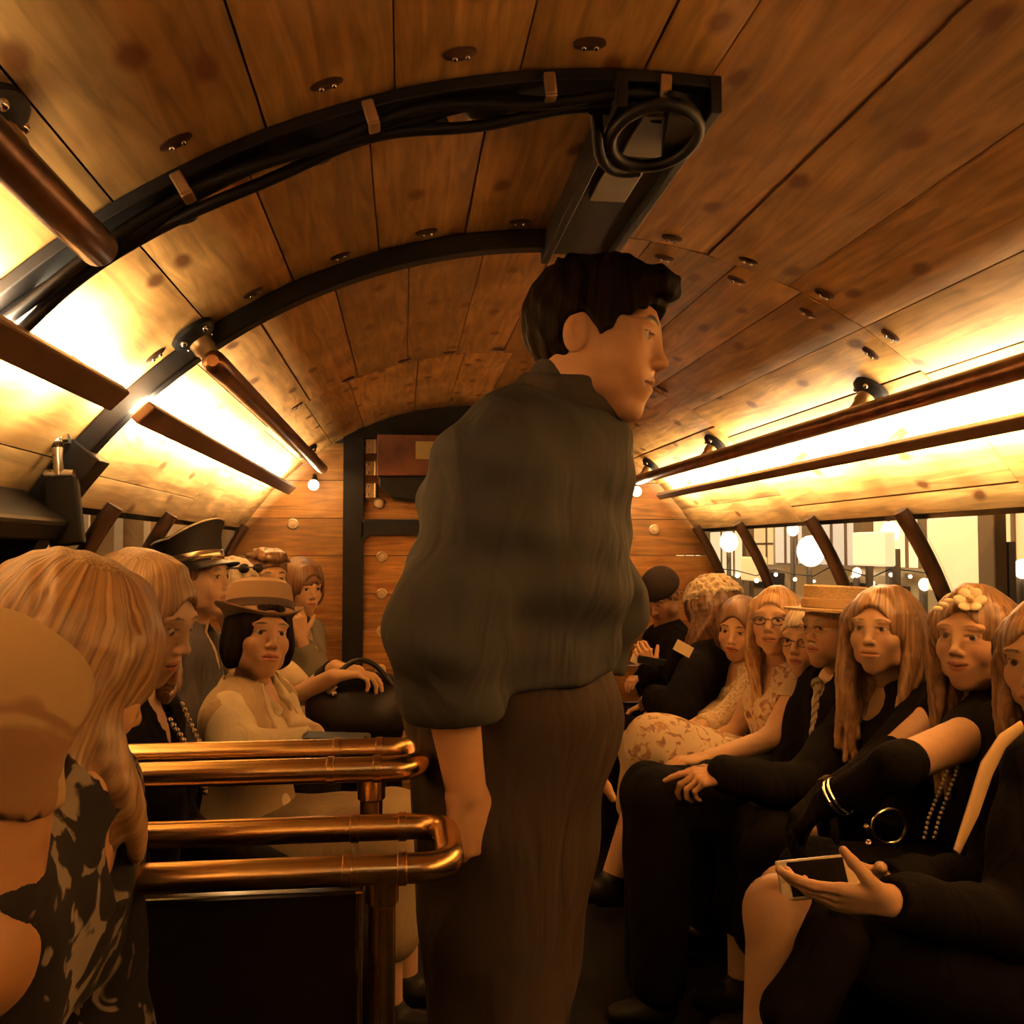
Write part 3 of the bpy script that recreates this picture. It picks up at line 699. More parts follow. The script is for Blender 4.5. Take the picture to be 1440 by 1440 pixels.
        for ax in range(3):
            o1, o2 = (ax+1) % 3, (ax+2) % 3
            sl0 = [slice(1, -1)]*3; sl1 = [slice(1, -1)]*3; sl0[ax] = slice(0, -1); sl1[ax] = slice(1, None)
            s0, s1 = S[tuple(sl0)], S[tuple(sl1)]; e = np.argwhere(s0 != s1)
            if len(e) == 0: continue
            ins = s0[e[:, 0], e[:, 1], e[:, 2]]; e[:, o1] += 1; e[:, o2] += 1
            def cell(d1, d2):
                q = e.copy(); q[:, o1] -= d1; q[:, o2] -= d2; return vid[q[:, 0], q[:, 1], q[:, 2]]
            Q = np.stack([cell(1, 1), cell(0, 1), cell(0, 0), cell(1, 0)], 1); Q[~ins] = Q[~ins][:, ::-1]; fs.append(Q)
        return pos, np.concatenate(fs)
class Piece:
    def __init__(s): s.v = []; s.f = []; s.c = []; s.n = 0
    def add(s, solid, color):
        v, f = solid.mesh()
        if len(v) == 0: return
        c = color(v) if callable(color) else np.tile(np.asarray(color, float), (len(v), 1))
        s.v.append(v); s.f.append(f+s.n); s.c.append(c); s.n += len(v)
    def build(s, name, material, parent, **kw):
        if not s.v: return None
        v = np.concatenate(s.v).astype(np.float32); f = np.concatenate(s.f).astype(np.int32); c = np.concatenate(s.c)
        me = bpy.data.meshes.new(name); me.vertices.add(len(v)); me.vertices.foreach_set('co', v.ravel())
        me.loops.add(len(f)*4); me.loops.foreach_set('vertex_index', f.ravel()); me.polygons.add(len(f))
        me.polygons.foreach_set('loop_start', np.arange(0, len(f)*4, 4, dtype=np.int32)); me.update(calc_edges=True); me.validate()
        a = me.attributes.new('tone', 'FLOAT_COLOR', 'POINT'); a.data.foreach_set('color', np.hstack([c, np.ones((len(c), 1))]).astype(np.float32).ravel())
        return link(name, me, material, parent, True)
def rot(v, axis, ang):
    axis = unit(axis); v = np.asarray(v, float); return v*math.cos(ang)+np.cross(axis, v)*math.sin(ang)+axis*(axis@v)*(1-math.cos(ang))
# ---------------------------------------------------------------- head
def head(P, H, sk, lips=(.40, .15, .08), brow=(.06, .03, .015), vox=.0032, female=True, sc_=1.0, browlen=1.0, stubble=None, ears=True, smile=0, neck_to=None, moustache=None):
    """H: dict(c centre, f forward, u up). Adds the head and neck to piece P"""
    f, r, u = H['M']; c = H['c']; s = sc_
    W = lambda x, y, z: c+s*(r*x+f*y+u*z)
    ax = np.stack([r, f, u]); ext = .16*s
    nk = H['neck']; lo = np.minimum(c-ext, nk-.09); hi = np.maximum(c+ext, nk+.09)
    S = Solid(lo, hi, vox); E = lambda p, rr, k=.02, sub=False, M=ax: S.ell(W(*p), np.array(rr)*s, M, k*s, sub)
    j = .95 if female else 1.04
    E((0, -.018, .035), (.076, .094, .086)); E((0, .015, .02), (.068, .080, .085), .02)
    E((0, .030, -.045), (.056*j, .060, .062), .03); E((0, .064 if female else .070, -.094 if female else -.098), (.024*j, .019, .018), .03)
    for q in (-1, 1):
        E((q*.037, .058, -.022), (.026, .026, .026), .025)             # cheek
        E((q*.052*j, .022, -.066), (.014, .028, .020), .024)             # jaw corner
        E((q*.030, .0795, .034), (.024, .012, .010), .02)             # brow ridge
    for q in (-1, 1): E((q*.031, .107, .012), (.019, .018, .012), .012, True)   # socket
    E((0, .082, .012), (.011, .018, .022), .014)
    S.cone(W(0, .089, .018), W(0, .107, -.018), .0062*s, .0085*s, .012*s); E((0, .1085, -.0225), (.0098, .0098, .0085), .008)
    for q in (-1, 1):
        E((q*.0110, .099, -.0265), (.007, .009, .006), .006)
        S.cone(W(q*.018, .0905, .0195), W(q*.044, .080, .0165), .0045*s, .004*s, .006*s)    # upper lid
        S.cone(W(q*.018, .088, .0045), W(q*.043, .080, .0045), .004*s, .0035*s, .007*s)    # lower lid
    E((0, .080, -.056), (.030*j, .017, .022), .020)                        # muzzle
    S.cone(W(-.017, .0895, -.0525+smile*.003), W(0, .0955, -.0508), .0034*s, .0046*s, .006*s); S.cone(W(.017, .0895, -.0525+smile*.003), W(0, .0955, -.0508), .0034*s, .0046*s, .006*s)
    S.cone(W(-.012, .0895, -.0618+smile*.001), W(.012, .0895, -.0618+smile*.001), .0054*s, .0054*s, .007*s)
    S.cone(W(-.024, .091, -.0572+smile*.005), W(0, .1005, -.0570), .0016*s, .0018*s, .003*s, True); S.cone(W(.024, .091, -.0572+smile*.005), W(0, .1005, -.0570), .0016*s, .0018*s, .003*s, True)
    if ears:
        for q in (-1, 1):
            M2 = np.stack([rot(r, u, q*.35), rot(f, u, q*.35), u])
            S.ell(W(q*.077, -.012, .000), np.array((.009, .019, .033))*s, M2, .006*s)
            S.ell(W(q*.0885, -.004, .005), np.array((.0115, .0115, .021))*s, M2, .003*s, True)
    nr = .047 if female else .058
    S.cone(W(0, -.022, -.055), nk, nr*s, nr*1.08, .03); S.cone(W(0, .0, -.07), nk+f*.005, nr*.8*s, nr*.8, .02)
    sk = np.array(sk); lips = np.array(lips); brow = np.array(brow)
    def colr(v):
        d = (v-c)/s; x, y, z = d@r, d@f, d@u; col = np.tile(sk, (len(v), 1))
        def put(w, cc): nonlocal col; w = np.clip(w, 0, 1)[:, None]; col = col*(1-w)+np.array(cc)*w
        front = y > .05
        put(np.exp(-(((np.abs(x)-.04)/.02)**2+((z+.025)/.02)**2))*.30*front, sk*np.array([1.05, .78, .72]))
        zz = z+.0565-smile*.005*(np.abs(x)/.024)**2
        put((1-((x/.026)**2+(zz/(.0125))**2))*4*front, lips)
        put((1-((x/.024)**2+(zz/.0018)**2))*3*(y > .08), lips*.35)
        bz = z-.0335-.004*(1-((np.abs(x)-.03)/.02)**2)
        put((1-(((np.abs(x)-.032)/(.021*browlen))**2+(bz/(.0032 if female else .0056))**2))*2.5*front, brow)
        put((1-(((np.abs(x)-.031)/.017)**2+((z-.0165)/.0022)**2))*2*front, brow*.7)
        if stubble is not None:
            put(np.clip((-.035-z)/.02, 0, 1)*np.clip((y-.0)/.03, 0, 1)*.45*(z > -.125), stubble)
        return col
    P.add(S, colr)
    return W
def eyes(root, H, s=1.0, iris=(.10, .05, .02), look=(0, 0)):
    f, r, u = H['M']; c = H['c']
    for q in (-1, 1):
        d = unit(f+r*look[0]+u*look[1]); ctr = c+s*(r*q*.031+f*.0785+u*.0118)
        # globe with iris and pupil rings round the gaze direction
        mb = MB(); M = Vector(d).to_track_quat('Z', 'Y').to_matrix().to_4x4(); T = Matrix.Translation(Vector(ctr)) @ M
        R_ = .0130*s; n = 20; m = 26; vv = []; ff = []; cc = []
        for i in range(m+1):
            a = math.pi*i/m; rad = R_*max(math.sin(a), 1e-3)
            for k in range(n):
                b = 2*math.pi*k/n; vv.append(T @ Vector((rad*math.cos(b), rad*math.sin(b), R_*math.cos(a))))
                cc.append((.004, .004, .004) if a < .22 else (iris if a < .50 else (.55, .46, .36)))
        for i in range(m):
            for k in range(n): ff.append((i*n+k, (i+1)*n+k, (i+1)*n+(k+1)%n, i*n+(k+1)%n))
        mb.v = [tuple(p) for p in vv]; mb.f = ff; mb.c = cc; mb.build('eye', EYEM, root, True, 'tone')
# ---------------------------------------------------------------- hand
def hand(S, w, d, palm, thumb=1, curl=(.5, .6, .7, .8), sc_=1.0, spread=.0, tcurl=.3, k=.006, fine=True):
    """w wrist, d pointing direction, palm = way the palm faces, thumb = +1/-1 side"""
    d = unit(d); n = unit(np.asarray(palm)-d*(np.asarray(palm)@d)); lat = np.cross(n, d)*thumb; s = sc_
    kn = []
    for i, o in enumerate((.030, .0105, -.0095, -.028)):
        L = (.088, .092, .087, .078)[i]*s; kp = w+d*L+lat*o*s; kn.append(kp)
        S.cone(w+lat*o*.55*s+d*.012*s, kp, .0145*s, .0105*s, k*2)
    for i, kp in enumerate(kn):
        ln = np.array((.044, .026, .021))*(.95, 1.06, 1.0, .78)[i]*s; dd = rot(d, n, -(1.5-i)*spread*thumb); ax = np.cross(dd, n); p = kp; rr = (.0092, .0095, .009, .008)[i]*s
        ang = 0
        for j in range(3):
            ang += curl[i]*(.75, 1.0, .7)[j]; q = p+rot(dd, ax, ang)*ln[j]
            S.cone(p, q, rr*(1-.09*j), rr*(.91-.09*j), k*.6); p = q
    b = w+d*.022*s+lat*.024*s; td = unit(d*.75+lat*.75+n*.25); S.cone(b, b+td*.042*s, .0145*s, .011*s, k*2)
    p = b+td*.042*s; td2 = unit(rot(td, np.cross(lat, n)*1.0, 0)*1+d*.5*tcurl+n*tcurl); S.cone(p, p+td2*.031*s, .0105*s, .0092*s, k); S.cone(p+td2*.031*s, p+td2*.031*s+unit(td2+n*.4*tcurl)*.024*s, .009*s, .0075*s, k)
# ---------------------------------------------------------------- body
def torso(S, J, g=0.0, female=True, k=.05, waist=1.0):
    f, r, u = J['tM']; nk, hp = J['neck'], J['hip']; L = np.linalg.norm(nk-hp); ax = np.stack([r, f, u]); b = J.get('b', 1.0)
    w = (.155 if female else .17)*b
    S.ell(hp+u*.02, np.array((w+.01, .115*b, .13))+g, ax, k)
    S.ell(hp+u*L*.38, np.array((w*.84*waist, .10*b*waist, .17))+g, ax, k)
    S.ell(hp+u*L*.70-f*.01, np.array((w*.98, .11*b, .16))+g, ax, k)
    if female:
        for q in (-1, 1): S.ell(hp+u*L*.66+f*.062*b+r*q*.066*b, np.array((.056, .050, .058))+g, ax, .05)
    for sd in ('R', 'L'):
        sh = J['sh'+sd]; S.cone(sh-u*.01, nk-u*.055, .050*b+g, .055*b+g, k); S.cone(sh-u*.0, nk+u*.015, .034+g, .038+g, .04)
        S.ell(sh-u*.008, np.array((.050, .050, .050))*b+g, None, .03)
def limbs(S, J, side, g=0.0, upto=1.0, k=.02, fat=1.0):
    a, e, w = J['sh'+side], J['el'+side], J['wr'+side]
    r0, r1, r2, r3 = .049*fat+g, .041*fat+g, .040*fat+g, .027*fat+g
    t = min(1, upto*2) ; S.cone(a, a+(e-a)*t, r0, r0+(r1-r0)*t, k)
    if upto > .5:
        t = (upto-.5)*2; m = e+(w-e)*t; S.cone(e, m, r2, r2+(r3-r2)*t, k)
def legs(S, J, g=0.0, k=.03, full=True):
    for s_ in ('R', 'L'):
        h, kn, an = J['hp'+s_], J['kn'+s_], J['an'+s_]; S.cone(h, kn, .082+g, .056+g, k); S.cone(kn, an, .056+g, .038+g, k)
def pose(hc, hf, hu=(0, 0, 1), body=(1, 0, 0), lean=0.0, hipz=.50, neck=None, sw=.165, knees=None, nl=.165, b=1.0, hip=None, tilt=0, sc_=1.0):
    J = {'c': np.asarray(hc, float), 'b': b}; J['M'] = frame(hf, hu)
    f, r, u = J['M']; bf = unit(body); up = V(0, 0, 1)
    nk = J['c']-f*.035*sc_-u*.05*sc_-up*(nl-.05)*sc_ if neck is None else np.asarray(neck, float)
    J['neck'] = nk
    if hip is None:
        L = nk[2]-hipz; hip = nk-up*L-bf*math.tan(lean)*L
    J['hip'] = np.asarray(hip, float); su = unit(nk-J['hip']); tf, tr, tu = frame(bf, su)
    tu = su; tr = unit(np.cross(bf, tu)); tf = np.cross(tu, tr); J['tM'] = (tf, tr, tu)
    for s_, q in (('R', 1), ('L', -1)):
        J['sh'+s_] = nk-tu*.055+tr*q*sw*b; J['hp'+s_] = J['hip']+tr*q*.085-up*.02
        J['kn'+s_] = J['hp'+s_]+bf*.42+up*.05; J['an'+s_] = J['kn'+s_]+bf*.02-up*.44
        J['el'+s_] = J['sh'+s_]+tr*q*.05-tu*.26+tf*.05; J['wr'+s_] = J['hip']+tf*.28+tr*q*.08+up*.12
        J['an'+s_][2] = max(J['an'+s_][2], .08)
    return J
def bbox(J, keys, m): 
    p = np.array([J[k] for k in keys]); return p.min(0)-m, p.max(0)+m
TK = ('neck', 'hip', 'shR', 'shL')
def body_mesh(root, J, sk, hands={}, headkw={}, vox=.009, arms=('R', 'L'), leg=True, hvox=.003, fat=1.0, female=True):
    P = Piece(); head(P, J, sk, female=female, **headkw)
    keys = list(TK)+[a+s_ for s_ in arms for a in ('el', 'wr')]+(['knR', 'knL', 'anR', 'anL'] if leg else [])
    lo, hi = bbox(J, keys, .14); S = Solid(lo, hi, vox); torso(S, J, 0, female)
    for s_ in arms: limbs(S, J, s_, 0, fat=fat)
    if leg: legs(S, J)
    P.add(S, sk)
    hands = dict(hands)
    for s_ in arms:
        if s_ not in hands:
            d_ = unit(J['wr'+s_]-J['el'+s_]); low = d_[2] < -.6
            hands[s_] = dict(d=d_ if low else unit(d_*V(1, 1, .2)), palm=(J['tM'][1]*(-1 if s_ == 'R' else 1)+J['tM'][0]*-.2) if low else V(0, 0, -1), thumb=-1 if s_ == 'R' else 1, curl=(.5, .6, .65, .7), vx=.0045)
    for s_, h in hands.items():
        if h is None: continue
        h = dict(h); hv = h.pop('vx', hvox)
        w = J['wr'+s_]; e = J['el'+s_]; q = w+unit(h['d'])*.11; a_ = w-unit(w-e)*.09; lo = np.minimum(a_, q)-.11; hi = np.maximum(a_, q)+.11
        T = Solid(lo, hi, hv); T.cone(w-unit(w-e)*.09, w, .031*fat, .026*fat, .01); hand(T, w, **h)
        P.add(T, sk)
    P.build('body', SKIN, root); return P
def garment(root, J, name, material, color=(.5, .5, .5), g=.014, sleeves=1.0, female=True, neck='crew', vox=.008, fold=.006, seed=1, hem=None, skirt=False, k=.05, depth=.12, arms=('R', 'L'), extra=None, pant=False, waist=1.0, fat=1.0, colf=None, sg=None):
    f, r, u = J['tM']; keys = list(TK)+([a+s_ for s_ in arms for a in ('el', 'wr')] if sleeves > 0 else [])
    lo, hi = bbox(J, keys, .19); S = Solid(lo, hi, vox); torso(S, J, g, female, k, waist)
    if sleeves > 0:
        for s_ in arms: limbs(S, J, s_, g if sg is None else sg, sleeves, fat=fat)
    if extra: extra(S)
    if fold: S.ripple(fold, 38, seed)
    nk = J['neck']
    if sleeves < 1:
        for s_ in arms:
            a, e, w = J['sh'+s_], J['el'+s_], J['wr'+s_]
            if sleeves > .5: p = e+(w-e)*(sleeves-.5)*2; d = unit(w-e)
            elif sleeves > 0: p = a+(e-a)*sleeves*2; d = unit(e-a)
            else: continue
            S.ell(p+d*.085, (.075, .075, .075), None, .004, True)
    if neck == 'crew': S.cone(nk-u*.005, nk+u*.14+f*.03, .060, .075, .008, True)
    elif neck == 'v':
        S.cone(nk-u*.0, nk+u*.14+f*.02, .060, .08, .008, True)
        for t in np.linspace(0, 1, 6): S.ell(nk-u*depth*t+f*.125, (.052*(1-t)+.008, .10, .03), np.stack([r, f, u]), .005, True)
    elif neck == 'scoop':
        S.cone(nk-u*.0, nk+u*.14+f*.02, .075, .09, .008, True); S.ell(nk-u*.03+f*.12, (.085, .09, depth), np.stack([r, f, u]), .008, True)
    elif neck == 'collar': S.cone(nk-u*.0, nk+u*.14+f*.03, .058, .07, .006, True)
    P = Piece(); P.add(S, colf if colf else color); return P.build(name, material, root)
def lower(root, J, name, material, color, g=.014, skirt=False, fold=.005, vox=.011, seed=3, cutankle=True, colf=None, shin=True):
    shoes(root, J, BLACKP)
    keys = ['hip', 'hpR', 'hpL', 'knR', 'knL', 'anR', 'anL']; lo, hi = bbox(J, keys, .18); S = Solid(lo, hi, vox)
    f, r, u = J['tM']; S.ell(J['hip'], np.array((.175, .13, .13))*J['b']+g, np.stack([r, f, u]), .05)
    for s_ in ('R', 'L'):
        h, kn, an = J['hp'+s_], J['kn'+s_], J['an'+s_]; S.cone(h, kn, .086+g, .062+g, .03)
        if shin: S.cone(kn, kn+(an-kn)*(.92 if not skirt else .5), .060+g, (.050 if not skirt else .08)+g, .03)
    if skirt:
        for t in np.linspace(.1, 1, 7): S.cone(J['hpR']+(J['knR']-J['hpR'])*t, J['hpL']+(J['knL']-J['hpL'])*t, .075+g, .075+g, .04)
    if fold: S.ripple(fold, 30, seed)
    P = Piece(); P.add(S, colf if colf else color); return P.build(name, material, root)
def shoes(root, J, material, heel=False):
    bf = unit(J['knR']-J['hpR']); bf[2] = 0; bf = unit(bf); r = np.cross(bf, V(0, 0, 1))
    for s_ in ('R', 'L'):
        a = J['an'+s_]; S = Solid(a-.2, a+.2, .008); z = a[2]-.08
        S.cone(V(a[0], a[1], z+.05)-bf*.02, V(a[0], a[1], z+.04)+bf*.12, .042, .034, .02); S.cone(a, V(a[0], a[1], z+.05), .045, .045, .02)
        S.half(V(a[0], a[1], z+.005), V(0, 0, -1)); P = Piece(); P.add(S, (.02, .015, .012)); P.build('shoe', material, root)
# ---------------------------------------------------------------- hair
def hair_mat(name, c0, c1, rough=.42):
    if name in MATS: return MATS[name]
    m, t, b = nt(name); N = t.nodes.new; L = t.links.new
    tc = N('ShaderNodeAttribute'); tc.attribute_name = 'tone'; mp = N('ShaderNodeMapping'); mp.inputs['Scale'].default_value = (1, 1, 1)
    n = N('ShaderNodeTexNoise'); n.inputs['Scale'].default_value = 17; n.inputs['Detail'].default_value = 3; n.inputs['Distortion'].default_value = .1
    L(tc.outputs['Vector'], mp.inputs[0]); L(mp.outputs[0], n.inputs['Vector'])
    r = N('ShaderNodeValToRGB'); r.color_ramp.elements[0].position = .35; r.color_ramp.elements[1].position = .66
    r.color_ramp.elements[0].color = (*c0, 1); r.color_ramp.elements[1].color = (*c1, 1)
    L(n.outputs[0], r.inputs[0]); L(r.outputs[0], b.inputs['Base Color'])
    bp = N('ShaderNodeBump'); bp.inputs['Strength'].default_value = .5; bp.inputs['Distance'].default_value = .004; L(n.outputs[0], bp.inputs['Height']); L(bp.outputs[0], b.inputs['Normal'])
    b.inputs['Roughness'].default_value = rough; b.inputs['Specular IOR Level'].default_value = .02 if c1[0] < .1 else .3
    MATS[name] = m; return m
def hair(root, H, material, style='short', s=1.0, length=.3, seed=0, vox=.004, vol=.012, part=0.0, drop=None, face_clear=.062, wavy=.006, bang=0, front=True):
    f, r, u = H['M']; c = H['c']; ax = np.stack([r, f, u]); rr = random.Random(seed)
    W = lambda x, y, z: c+s*(r*x+f*y+u*z); dn = V(0, 0, -1) if drop is None else unit(drop)
    ext = (.17+vol)*s; lo = c-ext; hi = c+ext
    if style == 'long': q = c+dn*length; lo = np.minimum(lo, q-.17); hi = np.maximum(hi, q+.17)
    S = Solid(lo, hi, vox); E = lambda p, r_, k=.015, sub=False: S.ell(W(*p), np.array(r_)*s, ax, k*s, sub)
    E((0, -.018, .037), (.076+vol, .094+vol, .088+vol)); E((0, .012, .03), (.069+vol, .080+vol, .083+vol))
    if style == 'bob': 
        for q in (-1, 1): E((q*.07, -.01, -.02), (.022+vol, .060, .07), .02)
        E((0, -.05, -.02), (.07+vol, .06, .075), .02)
    if style in ('short', 'quiff'):
        E((0, .10, -.045), (.12, .10, .106), .006, True)       # open face
        for q in (-1, 1): E((q*.085, -.002, -.035), (.03, .034, .062), .006, True)
        S.half(W(0, -.09, -.055), -u+f*.35, .008)
    if style == 'quiff':
        E((0, .082, .098), (.055, .036, .026), .012)
        for i in range(22):
            x = rr.uniform(-.05, .05); S.cone(W(x, rr.uniform(-.02, .05), .115), W(x*1.1+rr.uniform(-.01, .01), rr.uniform(.075, .108), .092+rr.uniform(-.012, .026)), .018*s, .007*s, .008)
        for i in range(26):
            a = rr.uniform(-1.3, 1.3); x = .06*math.sin(a); S.cone(W(x, rr.uniform(-.06, .04), .10), W(x*1.2, rr.uniform(-.07, .04), .118+rr.uniform(0, .022)-abs(x)*.5), .014*s, .005*s, .008)
    if style in ('long', 'bob'):
        E((0, .118, -.03), (face_clear, .080, .110), .008, True)
        S.half(W(0, 0, -.10), dn, .01) if style == 'bob' else None
    if bang:
        for i in range(16):
            x = -.055+.11*i/15; S.cone(W(x*.7, .06, .10), W(x, .098-abs(x)*.35, .045+rr.uniform(-.012, .008)-(.012 if bang > 1 else 0)), .014*s, .009*s, .006)
    if style == 'long':
        lat = r
        nL = 15
        for q in (-1, 1):
            for i in range(nL):
                y0 = .062-.147*i/(nL-1); p0 = W(part+q*.008, y0*.72, .118-.15*abs(y0)*abs(y0)/.09*.6); yy = y0 if i > 2 or not front else y0*.9
                if i < 3 and not front: continue
                p1 = W(q*(.072+vol*.6-(.018 if i < 2 else 0)), yy*.80, .055); p2 = W(q*(.082+vol*.5), yy*.62-.01, -.03); Ln = length*rr.uniform(.82, 1.05)
                p3 = c+dn*max(.12, Ln*.5)+lat*q*(.078+rr.uniform(-.012, .012))*s+f*(yy*.45-.0)*s; p4 = c+dn*Ln+lat*q*(.07+rr.uniform(-.025, .02))*s+f*(yy*.35+rr.uniform(-.015, .015))*s
                pts = [p0, p1, p2, p3, p4]
                # catmull sampling
                out_ = []
                for a in range(4):
                    A_, B_, C_, D_ = pts[max(a-1, 0)], pts[a], pts[a+1], pts[min(a+2, 4)]
                    for t in np.linspace(0, 1, 5)[:-1]:
                        out_.append(.5*((2*B_)+(-A_+C_)*t+(2*A_-5*B_+4*C_-D_)*t*t+(-A_+3*B_-3*C_+D_)*t**3))
                out_.append(p4); ph = rr.uniform(0, 6)
                out_ = [p+(lat*math.sin(ph+j*.38)+f*math.cos(ph+j*.33))*wavy*min(1, j/5) for j, p in enumerate(out_)]
                m = len(out_)-1
                for j in range(m): 
                    ra = (.017-.010*max(0, (j-m*.6)/(m*.4)))*s; S.cone(out_[j], out_[j+1], ra, ra*.96, .005)
        E((0, .122, -.03), (face_clear*.86, .080, .112), .006, True)
        if length > .18: # back curtain
            for i in range(9):
                x = -.07+.14*i/8; S.cone(W(x, -.085, .02), c+dn*length*rr.uniform(.85, 1)+r*x*s-f*.07*s, .024, .012, .008)
    if style == 'quiff' or style == 'short': S.ripple(.0035, 160, seed)
    else: S.ripple(.0022, 150, seed, axis=dn)
    def strand(v):
        d = v-W(0, -.03, .02); a = np.arctan2(d@r, d@f); h = np.linalg.norm(d, axis=1); q = np.clip(np.hypot(d@r, d@f)/.05, 0, 1)
        return np.stack([np.cos(a)*q+seed, np.sin(a)*q, h*.9], 1)
    P = Piece(); P.add(S, strand); return P.build('hair', material, root)
def glasses(root, H, s=1.0, m=None, half=False, w=.0016):
    f, r, u = H['M']; c = H['c']; W = lambda x, y, z: c+s*(r*x+f*y+u*z); b = MB()
    for q in (-1, 1):
        pts = [W(q*.033+.023*math.cos(a), .104-.006*abs(math.cos(a)), .008+.014*math.sin(a)) for a in [2*math.pi*i/20 for i in range(21)]]
        b.tube(pts, w*s, 8); b.tube([W(q*.056, .098, .012), W(q*.078, .06, .012), W(q*.083, -.01, .010)], w*1.1*s, 8)
    b.tube([W(-.010, .108, .012), W(0, .112, .015), W(.010, .108, .012)], w*s, 8)
    return b.build('glasses', m or mat('dark_wire', (.03, .02, .02), .3, .6), root)
def hmat(H, s=1.0, p=(0, 0, 0), pitch=0, rollx=0):
    f, r, u = H['M']; c = H['c']+s*(r*p[0]+f*p[1]+u*p[2])
    M = Matrix(((r[0], f[0], u[0]), (r[1], f[1], u[1]), (r[2], f[2], u[2]))).to_4x4(); return Matrix.Translation(Vector(c)) @ M @ Matrix.Rotation(pitch, 4, 'X') @ Matrix.Rotation(rollx, 4, 'Y') @ Matrix.Scale(s, 4)
def person(J, label, group=None):
    hp = J['hip']; return empty('person', (hp[0], hp[1], 0), label, 'person', group)
# ================================================================== the people themselves
SK = (.60, .36, .20)
BLACK = (.004, .003, .003)
H_BLACK = hair_mat('black_hair', (.003, .002, .002), (.011, .007, .005), .6)
H_BROWN = hair_mat('brown_hair', (.05, .022, .009), (.16, .078, .03))
H_LBROWN = hair_mat('light_brown_hair', (.10, .050, .021), (.33, .195, .092))
H_MID = hair_mat('golden_brown_hair', (.085, .042, .018), (.30, .17, .08))
H_BLOND = hair_mat('blonde_hair', (.30, .165, .07), (.72, .46, .22))
H_GREY = hair_mat('pale_grey_hair', (.45, .35, .24), (.75, .62, .46))
def cloth_mat(name, base, spot, scale, thr=.5, spot2=None):
    m, t, b = nt(name); N = t.nodes.new; L = t.links.new
    tc = N('ShaderNodeTexCoord'); n = N('ShaderNodeTexNoise'); n.inputs['Scale'].default_value = scale; n.inputs['Detail'].default_value = 2.5; n.inputs['Distortion'].default_value = 1.0
    L(tc.outputs['Object'], n.inputs['Vector']); r = N('ShaderNodeValToRGB'); e = r.color_ramp.elements
    e[0].position = thr; e[0].color = (*base, 1); e[1].position = thr+.04; e[1].color = (*spot, 1)
    if spot2: x = e.new(thr+.12); x.color = (*spot2, 1)
    L(n.outputs[0], r.inputs[0]); L(r.outputs[0], b.inputs['Base Color']); b.inputs['Roughness'].default_value = .8; b.inputs['Specular IOR Level'].default_value = .1; return m
FLORAL = cloth_mat('cream_floral_cloth', (.66, .52, .35), (.42, .25, .13), 26, .53, (.22, .12, .08))
DFLORAL = cloth_mat('dark_floral_cloth', (.010, .008, .008), (.14, .11, .085), 20, .56)
LACE = cloth_mat('cream_lace', (.66, .52, .34), (.42, .30, .17), 85, .52)
CLOTH2 = mat('white_cotton', (.66, .54, .36), .8)
def Wp(px, py, Y): return at(px, py, Y)
# ---------------- the standing man
J = pose(Wp(838, 484, 1.47), (.89, -.44, -.15), (.12, 0, 1), body=(.87, -.5, 0), neck=Wp(788, 572, 1.50), hip=Wp(722, 985, 1.54), sw=.19)
J['shR'] = Wp(697, 668, 1.38); J['shL'] = Wp(808, 640, 1.64)
J['elR'] = Wp(622, 900, 1.34); J['wrR'] = Wp(655, 1108, 1.37); J['elL'] = Wp(850, 860, 1.74); J['wrL'] = Wp(805, 1045, 1.76)
J['hpR'] = Wp(692, 1030, 1.51); J['hpL'] = Wp(758, 1020, 1.60)
a = Wp(690, 1440, 1.46); J['knR'] = V(a[0], a[1], .52); a = Wp(722, 1440, 1.58); J['knL'] = V(a[0], a[1], .52)
J['anR'] = J['knR']+V(-.02, .02, -.43); J['anL'] = J['knL']+V(.0, .05, -.43)
MAN = empty('person', (J['hip'][0], J['hip'][1], 0), 'dark-haired man in a dark grey shirt standing in the aisle, looking to the right', 'person')
MSK = (.60, .33, .165)
body_mesh(MAN, J, MSK, hands={'L': dict(d=(-.05, 0, -1), palm=(-.3, -1, 0), thumb=1, curl=(.8, .9, 1, 1.1), vx=.004), 'R': dict(d=(.12, .05, -1), palm=(-.35, 1, 0), thumb=-1, curl=(.75, .85, .95, 1.05), sc_=1.04, tcurl=.7)}, headkw=dict(vox=.0024, sc_=1.04, brow=(.02, .01, .006), browlen=1.2, stubble=(.20, .09, .045), lips=(.36, .13, .07)), female=False, fat=1.12, hvox=.0028)
eyes(MAN, J, 1.04, look=(.0, .05)); hair(MAN, J, H_BLACK, 'quiff', 1.04, seed=6, vox=.0035, vol=.014)
SH = tone_mat('charcoal_cotton', .8, .9, 6)
def manshirt():
    f, r, u = J['tM']; lo, hi = bbox(J, list(TK)+['elR', 'elL', 'wrR'], .2); S = Solid(lo, hi, .0065)
    torso(S, J, .022, False, .06, 1.22); S.ell(J['hip']+V(0, 0, .05), (.175, .15, .12), np.stack([f, r, u]), .06)
    S.cone(Wp(662, 710, 1.47), Wp(652, 880, 1.47), .085, .078, .06)
    zc = Wp(760, 954, 1.5)[2]; S.half(V(0, 0, zc), V(0, 0, -1), .012)
    for s_ in ('R', 'L'):
        a, e, w = J['sh'+s_], J['el'+s_], J['wr'+s_]; S.cone(a, e, .060, .074, .07); S.cone(e, e+(w-e)*.34, .076, .074, .02); p = e+(w-e)*.36; d = unit(w-e)
        S.ell(p+d*.11, (.105, .105, .105), None, .004, True)
    S.ripple(.020, 19, 12); S.ripple(.008, 48, 5)
    nk = J['neck']; nd = unit(J['c']-V(.03, 0, .02)-nk)
    P = Piece(); P.add(S, (.030, .029, .030)); return P.build('shirt', SH, MAN)
manshirt()
